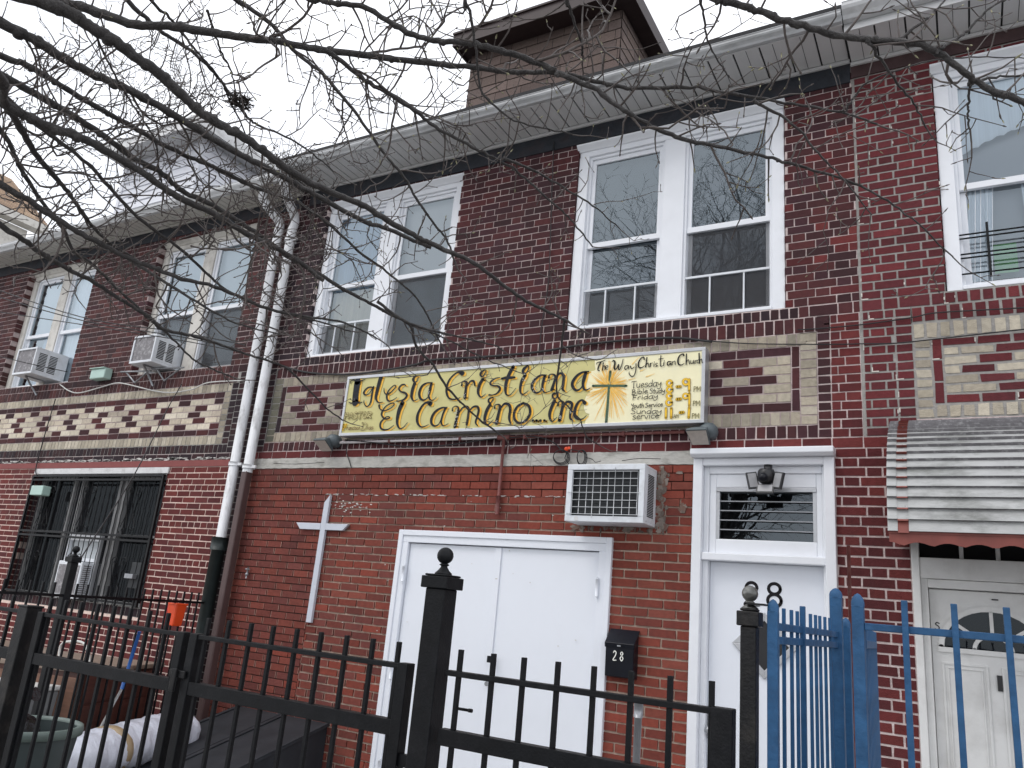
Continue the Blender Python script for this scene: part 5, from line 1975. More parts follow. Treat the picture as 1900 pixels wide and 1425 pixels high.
o = empty('drain_pipe', (-6.69, FY, 0), 'peeling white round drain pipe running into a black lower pipe', 'drain pipe', 'white drain pipes between the houses')
mb = MB()
mb.tube(spline([(-6.80, 5.50, 5.97), (-6.80, 5.50, 5.90), (-6.76, 5.58, 5.80), (-6.70, PYY, 5.68), (-6.69, PYY, 5.55)], 4) + [(-6.69, PYY, 3.9), (-6.685, PYY, 2.05)], .052, 14)
mb.build('pipe', 'peeling_white', o)
mb = MB()
mb.tube([(-6.685, PYY - .005, 0), (-6.685, PYY - .005, 2.0)], .068, 14)
mb.tube([(-6.685, PYY - .005, 1.93), (-6.685, PYY - .005, 2.06)], .084, 14)
mb.build('lower_pipe', 'green_black', o)
mb = MB()
strap(mb, -6.69, 2.83, .055)
mb.build('strap', 'peeling_white', o)
o = empty('drain_pipe', (-6.47, FY, 0), 'peeling white round drain pipe ending in a square brown downspout', 'drain pipe', 'white drain pipes between the houses')
mb = MB()
mb.tube(spline([(-6.36, 5.36, 6.06), (-6.37, 5.38, 5.98), (-6.42, 5.52, 5.84), (-6.465, PYY, 5.70), (-6.47, PYY, 5.55)], 4) + [(-6.472, PYY, 4.2), (-6.475, PYY, 2.74)], .052, 14)
mb.build('pipe', 'peeling_white', o)
mb = MB()
mb.box(-6.515, -6.435, PYY - .045, PYY + .04, 0, 2.75)
mb.build('downspout', 'brown_pipe', o, bevel=.012)
mb = MB()
strap(mb, -6.475, 2.80, .055)
mb.build('strap', 'peeling_white', o)
mb = MB()
strap(mb, -6.475, 5.42, .055)
mb.build('strap', 'peeling_white', o)

# ------------------------------------------------------------------ conduits and cables
mb = MB()
yc = FY - .03
a, b = at(620, 818, yc), at(930, 812, yc)
zc = b.z
mb.tube([(a.x, yc, zc), (b.x, yc, zc)], .013, 8, 0)
c = at(1270, 800, yc)
mb.tube([(b.x + .06, yc, zc), (c.x, yc, zc)], .013, 8, 1)
mb.tube([(b.x - .03, yc, zc), (b.x + .09, yc, zc)], .024, 8, 1)
d, e = at(932, 930, yc), at(927, 955, yc)
mb.tube([(b.x + .03, yc, zc - .01), (b.x + .03, yc, e.z + .14)], .014, 8, 1)
mb.tube([(b.x + .03, yc, e.z + .16), (b.x + .03, yc, e.z)], .020, 8, 1)
for xx in (a.x + .7, a.x + 1.5, c.x - .5, c.x - 1.4):
    mb.box(xx - .012, xx + .012, yc - .016, FY - .002, zc - .018, zc + .018, 1)
tag(mb.build('conduit_pipe', ['pipe_pale', 'rust_pipe']), 'thin red and white electrical conduit under the sign with a drop pipe', 'pipe')


def cable(name, pts, r_, m, label, n=5):
    mb = MB()
    mb.tube(spline(pts, 5), r_, n)
    return tag(mb.build(name, m), label, 'cable', 'cables along the walls')


yw = FY - .02
cable('cable', [at(*p, yw) for p in ((505, 672), (554, 688), (602, 694), (659, 694), (720, 686), (773, 676), (801, 668), (900, 662), (1000, 653), (1094, 638), (1236, 627), (1321, 634))],
      .011, 'cable_black', 'thick black cable sagging along the wall above the sign')
cable('cable', [at(*p, yw) for p in ((1316, 633), (1400, 638), (1540, 639), (1600, 638), (1660, 637), (1730, 630), (1900, 611), (2100, 590))], .005, 'cable_black',
      'thin black cable crossing brick between the beige panels, lower one')
cable('cable', [at(*p, yw) for p in ((1480, 612), (1516, 610), (1602, 602), (1693, 589), (1742, 580), (1900, 571), (2100, 556))], .005, 'cable_black',
      'thin black cable just under the right house window')
cable('cable', [at(*p, yw) for p in ((1028, 262), (1026, 303), (1022, 420), (1018, 520), (1006, 600), (1000, 654))], .005, 'cable_black',
      'thin black cable hanging from the soffit left of the right double window')
cable('cable', [at(*p, yw) for p in ((645, 815), (643, 838), (648, 855), (652, 868))], .005, 'cable_black', 'short black wire dangling below the left flood light')
cable('cable', [at(*p, yw - .02) for p in ((640, 816), (700, 822), (760, 829), (830, 826), (900, 816), (938, 813), (990, 810), (1025, 820), (1045, 838))], .006, 'cable_black',
      'black cable sagging from conduit toward the coiled wires')
cable('cable', [at(*p, FY - .03) for p in ((111, 713), (128, 725), (148, 729), (189, 718), (215, 711), (236, 713), (303, 728), (354, 723), (387, 710), (455, 706))], .008, 'cable_white',
      'white cable looping along the brick ledge of the left house')
# loops of spare cable with an orange clip
mb = MB()
for cx, cy, rx, ry, n in ((1040, 847, 13, 12, 3), (1078, 848, 7, 13, 3)):
    for k in range(n):
        pts = []
        for i in range(17):
            th = 2 * pi * i / 16
            pts.append(at(cx + (rx + k * 1.2) * cos(th) + k, cy + (ry + k) * sin(th) + k * .8, FY - .03 - .008 * k))
        mb.tube(pts, .004, 5)
mb.tube([at(*p, FY - .035) for p in ((1052, 838), (1048, 850), (1056, 862), (1063, 868))], .004, 5)
mb.tube([at(*p, FY - .035) for p in ((1056, 834), (1072, 836), (1079, 840))], .004, 5)
o = tag(mb.build('coiled_cable', 'cable_black'), 'two small loops of black wire hung above the air conditioner', 'cable')
mb = MB()
p = at(1051, 833, FY - .04)
mb.ball(p, .018, n=10)
mb.box(p.x + .015, p.x + .035, p.y - .006, p.y + .006, p.z - .004, p.z + .018)
mb.build('clip', 'orange_plastic', o)


# service wires in the air, left
def wire(pts, r_, label):
    mb = MB()
    mb.tube(spline(pts, 6), r_, 5)
    return tag(mb.build('overhead_wire', 'cable_black'), label, 'wire', 'overhead wires at the left')


for (y0, y1, y2, rr, lb) in ((536, 588, 640, .0065, 'uppermost of the overhead wires crossing the left windows'),
                             (552, 594, 650, .0065, 'second overhead wire from the top crossing the left windows'),
                             (588, 602, 655, .0055, 'third overhead wire crossing the left windows, nearly level')):
    wire([at(-60, y0 - 18, 4.6), at(150, y1, 5.0), at(330, (y1 + y2) / 2 + 2, 5.4), at(455, y2, 5.7)], rr, lb)
wire([at(-40, 652, 4.6), at(60, 676, 4.9), at(125, 690, 5.5)], .005, 'lowest overhead wire ending at the far left air conditioner')
cable('cable', [at(337, 713, FY - .02), at(310, 760, 5.5), at(249, 881, 5.0), at(147, 1040, 3.9)], .006, 'cable_black', 'black wire slanting from the ledge down to the iron fence post')
cable('cable', [at(103, 740, FY - .02), at(85, 800, FY - .03), at(67, 866, FY - .03), at(68, 882, FY - .05)], .007, 'cable_black', 'black wire dropping to the top corner of the barred window')
# little faucet-like bracket on brick
mb = MB()
p = at(460, 1062, FY - .02)
mb.tube([(p.x, FY - .03, p.z + .05), (p.x, FY - .03, p.z - .06)], .008, 6)
mb.tube([(p.x - .03, FY - .03, p.z + .03), (p.x + .03, FY - .03, p.z + .03)], .007, 6)
mb.ball((p.x, FY - .03, p.z - .02), .018, n=8)
tag(mb.build('pipe_bracket', 'galv'), 'small grey metal bracket on the brick beside the brown downspout', 'bracket')

# ------------------------------------------------------------------ window bars of the left house
x0, x1, z0, z1 = GW
zt = z1 - .10
o = empty('window_grille', ((x0 + x1) / 2, FY, z0), 'black wrought iron bars with scrolls over the ground floor window', 'window bars')
yg = FY - .03
mb = MB()
for z in (zt, zt - .05, 2.03, 1.98, z0 + .03):
    mb.box(x0 + .02, x1 - .01, yg - .012, yg + .012, z - .012, z + .012)
for xx in (x0 + .02, x1 - .02):
    mb.box(xx - .014, xx + .014, yg - .014, yg + .014, z0, zt)
mb.build('frame', 'black_iron', o)
NB = 27
for i in range(NB):
    x = x0 + .06 + (x1 - x0 - .12) * i / (NB - 1)
    mb = MB()
    pts = []
    for k in range(19):
        z = z0 + .03 + (zt - z0 - .03) * k / 18
        pts.append((x + (.004 if k % 2 else -.004), yg, z))
    mb.tube(pts, .0055, 4)
    mb.build('bar', 'black_iron', o)


def curl(cx, cz, r_, s=1, f=1):
    return [(cx + s * r_ * (1 - .75 * i / 20) * cos(i * .33 * f), yg - .01, cz + r_ * (1 - .75 * i / 20) * sin(i * .33 * f)) for i in range(21)]


for cx in (x0 + .45, x0 + 1.3, x0 + 2.15):
    for cz in (1.62, 2.42):
        mb = MB()
        for s in (1, -1):
            mb.tube(curl(cx + s * .075, cz + .12, .06, s), .0055, 4)
            mb.tube(curl(cx + s * .075, cz - .34, .06, s, -1), .0055, 4)
            mb.tube([(cx + s * .02, yg - .01, cz - .30), (cx + s * .13, yg - .01, cz + .12)], .0055, 4)
            mb.tube([(cx + s * .13, yg - .01, cz - .30), (cx + s * .0, yg - .01, cz - .02)], .0055, 4)
        mb.build('scroll', 'black_iron', o)
# ------------------------------------------------------------------ fences
PROTO = {}


def picket(parent, x, y, z0, z1, w_=.0175, m='black_iron', name='picket'):
    key = (round(z0, 3), round(z1, 3), w_, m)
    if key not in PROTO:
        mb = MB()
        h = w_ / 2
        mb.box(-h, h, -h, h, z0, z1)
        ob = mb.build(name, m, None, bevel=.0015, origin=(0, 0, 0))
        PROTO[key] = ob
    else:
        ob = PROTO[key].copy()
        COL.objects.link(ob)
    ob.parent = parent
    pl = parent_loc(parent)
    ob.location = (x - pl.x, y - pl.y, 0 - pl.z)
    return ob


def rail(parent, x0, x1, y, z0, z1, t=.02, m='black_iron', name='rail'):
    mb = MB()
    mb.box(x0, x1, y - t / 2, y + t / 2, z0, z1)
    return mb.build(name, m, parent, bevel=.002)


FYF = 2.45      # the fence line
RT0, RT1, RM0, RM1 = 1.366, 1.384, 1.143, 1.195


def fx(px, py, Y=FYF):
    return at(px, py, Y).x


def leaf(xa, xb, xs, label, name, cat, stile=.045, ends=(1, 1), group=None, y=FYF, m='black_iron', ptop=1.456):
    o = empty(name, ((xa + xb) / 2, y, 0), label, cat, group)
    rail(o, xa, xb, y, RT0, RT1, .036, m)
    rail(o, xa, xb, y, RM0, RM1, .040, m)
    rail(o, xa, xb, y, .16, .20, .036, m)
    for e, (a, b) in zip(ends, ((xa - .001, xa + stile), (xb - stile, xb + .001))):
        if e:
            mb = MB()
            mb.box(a, b, y - .024, y + .024, .10, RT1 + .003)
            mb.build('stile', m, o, bevel=.003)
    for x in xs:
        picket(o, x, y, .17, ptop, .0158, m)
    return o


gr = leaf(-2.915, -1.757, [fx(*p) for p in ((388, 1150), (426, 1155), (467, 1160), (508, 1164), (552, 1169), (597, 1173), (645, 1177), (693.5, 1182), (742, 1186))],
          'black iron gate leaf hinged on the tall post with ball finial', 'iron_gate', 'gate', group='black gate leaves')
for z in (1.07, .93, .3):
    mb = MB()
    mb.box(-1.757, -1.71, FYF - .012, FYF + .012, z - .02, z + .02)
    mb.build('hinge', 'black_iron', gr)
leaf(-4.05, -2.955, [fx(*p) for p in ((95, 1120), (122, 1124), (151, 1126), (182, 1128), (212, 1132), (243, 1135), (278, 1141), (312, 1145))],
     'black iron gate leaf in front of the green bin and cabinet', 'iron_gate', 'gate', group='black gate leaves')
o = leaf(-6.2, -4.20, [-4.33 - .155 * k for k in range(12)], 'black iron fence panel at the left edge beyond the gate', 'iron_fence', 'fence', ends=(1, 0), ptop=1.445)
mb = MB()
mb.box(-4.20, -4.12, FYF - .04, FYF + .04, 0, 1.40)
mb.box(-4.205, -4.115, FYF - .045, FYF + .045, 1.40, 1.41)
mb.build('post', 'worn_iron', o, bevel=.004)
# latch where the leaves meet
mb = MB()
mb.box(-2.985, -2.885, FYF - .038, FYF - .026, 1.205, 1.235)
mb.box(-2.955, -2.925, FYF - .05, FYF - .038, 1.15, 1.24)
mb.build('latch', 'worn_iron', gr, bevel=.003)

fp = leaf(-1.60, -.606, [fx(*p) for p in ((856, 1208), (916.7, 1213), (973, 1222), (1036, 1229), (1102.7, 1240), (1172, 1246), (1244, 1260), (1321, 1271))],
          'black iron fence panel between the tall ball post and silver ball post', 'iron_fence', 'fence', ends=(0, 1), stile=.062)
mb = MB()
p = at(845, 1318, FYF - .02)
mb.tube([(p.x - .02, FYF + .03, p.z), (p.x + .03, FYF + .03, p.z)], .005, 8)
mb.tube([(p.x + .022, FYF + .03, p.z), (p.x + .036, FYF + .03, p.z)], .0065, 8)
mb.build('bolt', 'worn_iron', fp)


def ball_post(x, y, half, ztop, cap, rb, zc, m, mball, label, name='fence_post'):
    o = empty(name, (x, y, 0), label, 'fence post', 'ball topped posts')
    mb = MB()
    mb.box(x - half, x + half, y - half, y + half, 0, ztop)
    mb.build('shaft', m, o, bevel=.004)
    mb = MB()
    mb.box(x - cap, x + cap, y - cap, y + cap, ztop, ztop + .042)
    mb.box(x - cap + .008, x + cap - .008, y - cap + .008, y + cap - .008, ztop + .043, ztop + .050)
    mb.build('cap', m, o, bevel=.003)
    mb = MB()
    z0 = ztop + .05
    hh = zc - rb - z0
    k = rb / .032
    mb.lathe([(.001, 0), (.034 * k, .0), (.033 * k, hh * .14), (.022 * k, hh * .4), (.0135 * k, hh * .7), (.0125 * k, hh * .82), (.019 * k, hh * .9), (.019 * k, hh * .97), (.012 * k, hh + .003)], (x, y, z0), 24)
    mb.ball((x, y, zc), rb, n=24)
    mb.build('finial', mball, o)
    return o


ball_post(-1.662, FYF, .0415, 1.655, .056, .0305, 1.773, 'black_iron', 'black_iron', 'tall black square post with a round ball finial in front of double door')
p2 = ball_post(fx(1391, 1200), FYF, .0228, 1.620, .032, .0235, 1.713, 'worn_iron', 'silver_ball', 'black square post topped by a worn silver ball, beside blue fence')
mb = MB()
x = fx(1391, 1200)
mb.box(x - .005, x + .05, FYF - .03, FYF + .03, 1.681, 1.686)
mb.build('plate', 'worn_iron', p2)

# divider fence of the left yard: runs from the street to the wall
A, B = Vector((-5.75, 2.55, 0)), Vector((-6.70, 5.72, 0))
dv = (B - A).normalized()
o = empty('iron_fence', (A + B) / 2, 'thin black picket fence dividing the yards in front of barred window', 'fence')
X = Matrix.Translation(A) @ Matrix.Rotation(math.atan2(dv.y, dv.x), 4, 'Z')
ln = (B - A).length
for z in (1.405, .25):
    mb = MB()
    mb.box(0, ln, -.012, .012, z - .010, z + .010, 0, (1, 1, 1), X)
    mb.build('rail', 'black_iron', o)
n = int(ln / .118)
for i in range(n):
    q = A + dv * (.06 + i * .118)
    picket(o, q.x, q.y, .05, 1.50, .0145)
q = A + dv * 1.37
ball_post(q.x, q.y, .030, 1.66, .042, .028, 1.76, 'black_iron', 'black_iron', 'slim black ball topped post in the thin dividing fence, before barred window')

# ---- blue fence
BP = (-.496, FYF)
S2 = .0537


def on_side(px):
    k = at(px, 1200, 1).x
    Y = (BP[0] - S2 * FYF) / (k - S2)
    return Vector((k * Y, Y, 0))


def blue_post(parent, x, y, half, z, name='post'):
    mb = MB()
    mb.box(x - half, x + half, y - half, y + half, 0, z)
    mb.lathe([(half * 1.12, 0), (half * 1.12, .012), (half * .95, .022), (half * .5, .032), (.001, .036)], (x, y, z - .002), 16)
    return mb.build(name, 'blue_iron', parent, bevel=.0025)


bs = empty('blue_fence', (BP[0], 2.9, 0), 'blue iron side fence running back toward the narrow door', 'fence')
blue_post(bs, BP[0], BP[1], .0148, 1.668)
e_ = on_side(1553)
blue_post(bs, e_.x, e_.y, .0215, 1.765)
dv = (e_ - Vector((BP[0], BP[1], 0)))
ln = dv.length
X = Matrix.Translation((BP[0], BP[1], 0)) @ Matrix.Rotation(math.atan2(dv.y, dv.x), 4, 'Z')
for z in (1.626, 1.588, 1.0, .2):
    mb = MB()
    mb.box(.012, ln - .02, -.009, .009, z - .011, z + .011, 0, (1, 1, 1), X)
    mb.build('rail', 'blue_iron', bs, bevel=.002)
for k, px in enumerate((1454.7, 1469, 1480, 1489.5, 1504.6, 1514, 1522, 1531.5, 1540.6)):
    q = on_side(px)
    if k == 3:
        picket(bs, q.x + .006, q.y - .03, .1, 1.70, .0165, 'blue_iron')
    else:
        picket(bs, q.x, q.y, .1, 1.682, .0105, 'blue_iron')
bf = empty('blue_fence', (.8, FYF, 0), 'blue iron front fence with widely spaced pickets before white fanlight door', 'fence')
bx = fx(1594, 1200)
blue_post(bf, bx, FYF, .0155, 1.70)
rail(bf, bx + .016, 2.6, FYF, 1.637, 1.656, .02, 'blue_iron')
rail(bf, bx + .016, 2.6, FYF, .2, .22, .02, 'blue_iron')
for k in range(21):
    picket(bf, -.1505 + .117 * k, FYF - .017, .1, 1.722, .0155, 'blue_iron')
# open gate leaf seen nearly edge on
bg_ = empty('blue_gate', (-.26, 2.95, 0), 'blue iron gate swung open and seen edge on beside blue post', 'gate')
a = Vector((bx + .006, FYF + .05, 0))
kk = at(1626, 1300, 1).x
b = Vector((kk * 3.3, 3.3, 0))
dv = b - a
ln = dv.length
X = Matrix.Translation(a) @ Matrix.Rotation(math.atan2(dv.y, dv.x), 4, 'Z')
for z in (1.60, 1.17, 1.08, .2):
    mb = MB()
    mb.box(0, ln, -.009, .009, z - .011, z + .011, 0, (1, 1, 1), X)
    mb.build('rail', 'blue_iron', bg_, bevel=.002)
for i in range(10):
    q = a + dv * (i / 9)
    picket(bg_, q.x, q.y, .12, 1.645, .0155, 'blue_iron')
o = blue_post(None, at(1572, 1250, 3.5).x, 3.5, .016, 1.66, 'blue_post')
tag(o, 'short blue post with domed top between two taller blue posts', 'fence post')
mb = MB()
p = at(1579, 1180, 3.7)
mb.tube([(p.x, 3.7, 0), (p.x, 3.7, 2.0)], .0075, 8)
tag(mb.build('red_rod', 'rust_pipe'), 'thin dark red metal rod standing upright behind the blue posts', 'rod')
mb = MB()
p = at(1185, 1310, 4.5)
mb.tube([(p.x, 4.5, 0), (p.x, 4.5, p.z - .03)], .021, 12)
mb.tube([(p.x, 4.5, p.z - .06), (p.x, 4.5, p.z + .015)], .026, 12)
mb.ball((p.x, 4.5, p.z + .015), .026, n=12, squash=.5)
tag(mb.build('vent_pipe', 'galv'), 'capped grey metal pipe standing in the church yard by the mailbox', 'pipe')

# ------------------------------------------------------------------ things in the yards
def pix_on(z, x, y):
    d = at(x, y, 1) - EYE
    return EYE + d * ((z - 1.6) / d.z)


# steel cellar hatch against the wall
o = empty('cellar_hatch', (-5.5, 5.2, 0), 'black steel sloping cellar hatch against the brick wall', 'cellar hatch')
hx0, hx1 = -6.05, -4.97
mb = MB()
mb.prism([(hx0, FY - .01, 0), (hx0, FY - .01, .485), (hx0, 4.1, .03), (hx0, 4.1, 0)], (hx1 - hx0, 0, 0))
mb.build('curb', 'steel_black', o, bevel=.004)
up = Vector((0, 4.08 - (FY - .01), .03 - .49))
xm = (hx0 + hx1) / 2
for a, b in ((hx0 - .03, xm - .004), (xm + .004, hx1 + .03)):
    mb = MB()
    P = [Vector((a, FY - .012, .49)), Vector((b, FY - .012, .49)), Vector((b, 4.05, .034)), Vector((a, 4.05, .034))]
    nn = Vector((0, -up.z, up.y)).normalized()
    nn = nn if nn.z > 0 else -nn
    mb.hexa([*(p + nn * .002 for p in P[::-1]), *(p + nn * .022 for p in P[::-1])])
    for k in (0, 1):
        s_ = P[k] if k == 0 else P[1] + Vector((-.04, 0, 0))
        e1 = P[3] if k == 0 else P[2] + Vector((-.04, 0, 0))
        q = [s_, s_ + Vector((.04, 0, 0)), e1 + Vector((.04, 0, 0)), e1]
        mb.hexa([*(p + nn * .0225 for p in q[::-1]), *(p + nn * .034 for p in q[::-1])])
    mb.build('hatch_door', 'steel_black', o, bevel=.004)

# long bundle wrapped in white plastic
a, b = Vector((-5.60, 3.75, .30)), Vector((-5.98, 5.12, .37))
o = empty('wrapped_bundle', (a.x, (a.y + b.y) / 2, .1), 'long bundle wrapped in shiny white plastic lying on the cellar hatch', 'bundle')


def roll(a, b, r0, n=30, m=28, wr=.012, seed=3):
    rr = random.Random(seed)
    ax = (b - a)
    L_ = ax.length
    ax.normalize()
    s_ = ax.cross(Vector((0, 0, 1))).normalized()
    u_ = s_.cross(ax)
    mb = MB()
    P = []
    ph = [rr.uniform(0, 6) for _ in range(8)]
    for i in range(n + 1):
        t = i / n
        end = min(1, (t * L_ / .10) ** .5, ((1 - t) * L_ / .10) ** .5)
        for j in range(m):
            th = 2 * pi * j / m
            r_ = r0 * (.35 + .65 * end) * (1 + .05 * sin(th * 2 + ph[0])) + wr * (sin(9 * t * 6 + 2 * sin(th + ph[1]) + ph[2]) * .4 + sin(th * 7 + t * 22 + ph[3]) * .35 + rr.uniform(-.3, .3))
            P.append(a + ax * (t * L_) + s_ * (r_ * cos(th)) + u_ * (r_ * sin(th) * .85))
    F = []
    for i in range(n):
        for j in range(m):
            F.append((i * m + j, i * m + (j + 1) % m, (i + 1) * m + (j + 1) % m, (i + 1) * m + j))
    F.append(tuple(range(m))[::-1])
    F.append(tuple(n * m + j for j in range(m)))
    mb.idx(P, F, 0, (1, 1, 1), True)
    return mb


roll(a, b, .205, 60, 36).build('wrapping', 'wrap_white', o)
c1, c2 = a + (b - a) * .30, a + (b - a) * .37
roll(c1 - (b - a) * .05, c2 + (b - a) * .05, .214, 10, 36, .006).build('tape', 'tape_tan', o)

# green rubbish bin with its bag
bc = Vector((-4.87, 3.0, 0))
o = empty('rubbish_bin', bc, 'dark green round rubbish bin with pale rim behind the left gate leaf', 'bin')
mb = MB()
mb.lathe([(.001, .01), (.22, .01), (.225, .0), (.295, .64), (.298, .70)], bc, 36)
mb.lathe([(.286, .70), (.282, .62), (.21, .03), (.001, .03)], bc, 36)
mb.build('tub', 'bin_green', o)
mb = MB()
mb.lathe([(.297, .665), (.318, .665), (.32, .695), (.316, .712), (.304, .716), (.287, .712), (.284, .695)], bc, 40)
mb.build('rim', 'bin_rim', o)
mb = MB()
rr = random.Random(8)
P = []
n, m = 14, 18
cB = bc + Vector((-.10, .02, .54))
for i in range(n + 1):
    th = pi * i / n
    for j in range(m):
        ph = 2 * pi * j / m
        r_ = 1 + .22 * sin(5 * ph + i) + rr.uniform(-.08, .08)
        P.append(cB + Vector((.12 * r_ * sin(th) * cos(ph), .15 * r_ * sin(th) * sin(ph), .22 * cos(th))))
mb.idx(P, [(i * m + j, i * m + (j + 1) % m, (i + 1) * m + (j + 1) % m, (i + 1) * m + j) for i in range(n) for j in range(m)], 0, (1, 1, 1), True)
mb.tube(spline([cB + Vector((0, 0, .2)), cB + Vector((.03, 0, .3)), cB + Vector((.08, .02, .33))], 4), [.035, .02, .02, .02, .022, .022, .025, .03, .045][:9], 7)
tag(mb.build('rubbish_bag', 'bag_black'), 'crumpled black rubbish bag tied off inside the green bin', 'bag')

# wooden cabinet in the left yard
nr = pix_on(.84, 158, 1240)
tr = pix_on(.84, 298, 1230)
u = (tr - nr)
L1 = u.length
ang = math.atan2(u.y, u.x)
X = Matrix.Translation((nr.x, nr.y, 0)) @ Matrix.Rotation(ang, 4, 'Z')
o = empty('wooden_cabinet', (nr.x, nr.y, 0), 'old reddish brown wooden cabinet with drawers standing in the left yard', 'cabinet')
mb = MB()
Dp = 1.3
mb.box(0, L1, 0, Dp, .05, .80, 0, (1, 1, 1), X)
mb.build('carcass', 'wood_red', o, bevel=.004)
mb = MB()
mb.box(-.03, L1 + .03, -.03, Dp + .03, .802, .84, 0, (1, 1, 1), X)
mb.build('top', 'wood_top', o, bevel=.006)
for k in range(3):
    mb = MB()
    mb.box(.03, L1 - .03, -.016, -.001, .10 + k * .235, .315 + k * .235, 0, (1, 1, 1), X)
    mb.build('drawer', 'wood_red', o, bevel=.004)
mb = MB()
mb.box(-.016, -.001, .03, Dp - .03, .42, .76, 0, (1, 1, 1), X)
mb.box(-.016, -.001, .03, Dp - .03, .08, .40, 0, (1, 1, 1), X)
mb.build('side_panel', 'wood_brown', o, bevel=.004)

# table with a mint plate left of it
tp = at(20, 1195, 5.2)
o = empty('yard_table', (tp.x - .3, 5.2, 0), 'weathered grey wooden table carrying a mint dish at the left edge', 'table')
mb = MB()
zt = tp.z - .02
mb.box(tp.x - 1.3, tp.x + .35, 4.75, 5.55, zt - .04, zt)
mb.build('tabletop', 'wood_top', o, bevel=.005)
for dx, dy in ((-1.2, 4.85), (.25, 4.85), (-1.2, 5.45), (.25, 5.45)):
    mb = MB()
    mb.box(tp.x + dx - .03, tp.x + dx + .03, dy - .03, dy + .03, 0, zt - .041)
    mb.build('leg', 'wood_top', o)
mb = MB()
p = pix_on(zt + .01, 38, 1179)
mb.lathe([(.001, .003), (.10, .003), (.15, .02), (.152, .026), (.10, .010), (.001, .009)], (p.x, p.y, zt - .002), 28)
tag(mb.build('dish', 'mint_plastic'), 'round mint green dish on the grey table', 'dish')

# curved white metal tube
mb = MB()
pts = [at(x, y, 4.55) for x, y in ((108, 1262), (110, 1212), (116, 1194), (134, 1190), (152, 1192), (161, 1204), (164, 1250))]
mb.tube(spline([*pts, (pts[-1].x, pts[-1].y, 0.02)], 4), .011, 8)
mb.tube([pts[0], (pts[0].x, pts[0].y, 0.02)], .011, 8)
tag(mb.build('metal_hoop', 'cable_white'), 'curved white metal tube hoop standing behind the black gate near cabinet', 'hoop')

# broom with a blue handle
o = empty('broom', at(188, 1345, 4.4) * 1, 'broom leaning with a blue upper handle and white lower handle', 'broom')
a, b, c = at(259, 1172, 4.4), at(226, 1278, 4.4), at(188, 1347, 4.4)
mb = MB()
mb.tube([a, b], .014, 8)
mb.build('handle', 'blue_plastic', o)
mb = MB()
dn = (c - b).normalized()
e_ = b + dn * ((b.z - .12) / -dn.z)
mb.tube([b, e_], .0105, 8)
mb.build('lower_handle', 'cable_white', o)
mb = MB()
mb.hexa([e_ + Vector(v) for v in ((-.14, -.03, -.12), (.14, -.03, -.12), (.14, .03, -.12), (-.14, .03, -.12), (-.10, -.02, .03), (.10, -.02, .03), (.10, .02, .03), (-.10, .02, .03))])
mb.build('bristles', 'blue_plastic', o, bevel=.004)

# orange tub hooked on the dividing fence
p = at(326, 1141, 5.25)
o = empty('orange_tub', (p.x, p.y, p.z - .1), 'bright orange and red plastic tub hooked on the thin dividing fence', 'tub')
mb = MB()
X = Matrix.Translation(p)
P = [X @ Vector(v) for v in ((-.05, -.05, -.10), (.05, -.05, -.10), (.05, .05, -.10), (-.05, .05, -.10), (-.065, -.06, .10), (.065, -.06, .10), (.065, .06, .10), (-.065, .06, .10))]
mb.hexa(P)
mb.build('body', 'orange_plastic', o, bevel=.010)
mb = MB()
mb.box(p.x - .07, p.x + .07, p.y - .066, p.y + .066, p.z + .092, p.z + .108)
mb.build('rim', 'orange_plastic', o, bevel=.004)
mb = MB()
mb.box(p.x - .105, p.x - .062, p.y - .05, p.y + .05, p.z - .11, p.z + .09)
mb.build('side_pocket', 'red_plastic', o, bevel=.01)

# pale storage tubs at the far left
tp = at(45, 1280, 4.0)
o = empty('storage_tub', (tp.x - .2, 4.1, 0), 'pale grey plastic storage tub at the left edge behind the gate', 'tub')
mb = MB()
zt = tp.z
P = [(tp.x - .50, 3.85, 0), (tp.x + .06, 3.85, 0), (tp.x + .06, 4.35, 0), (tp.x - .50, 4.35, 0), (tp.x - .55, 3.8, zt), (tp.x + .1, 3.8, zt), (tp.x + .1, 4.4, zt), (tp.x - .55, 4.4, zt)]
mb.hexa(P)
mb.build('body', 'grey_plastic', o, bevel=.02)
mb = MB()
mb.box(tp.x - .57, tp.x + .12, 3.78, 4.42, zt + .001, zt + .04)
mb.build('lid', 'cable_white', o, bevel=.01)

# ------------------------------------------------------------------ the street tree
TR = Vector((-3.7, -1.9, 0))
FORK = Vector((-3.6, -1.8, 3.3))
tree = empty('street_tree', TR, 'bare dark street tree whose budding branches sweep across the whole facade', 'tree')
mb = MB()
tp_ = spline([TR + Vector((0, 0, -.05)), TR + Vector((.02, .0, 1.0)), TR + Vector((.06, .04, 2.2)), FORK, FORK + Vector((-.1, -.15, 1.6)), FORK + Vector((-.25, -.3, 3.4)), FORK + Vector((-.2, -.5, 6.2))], 5)
n = len(tp_)
rad = []
for i in range(n):
    z = tp_[i][2]
    rad.append(.30 if i == 0 else max(.025, (.21 - .018 * z) if z < 3.3 else .15 * (1 - (z - 3.3) / 6.6)))
mb.tube(tp_, rad, 14)
mb.build('trunk', 'bark', tree)

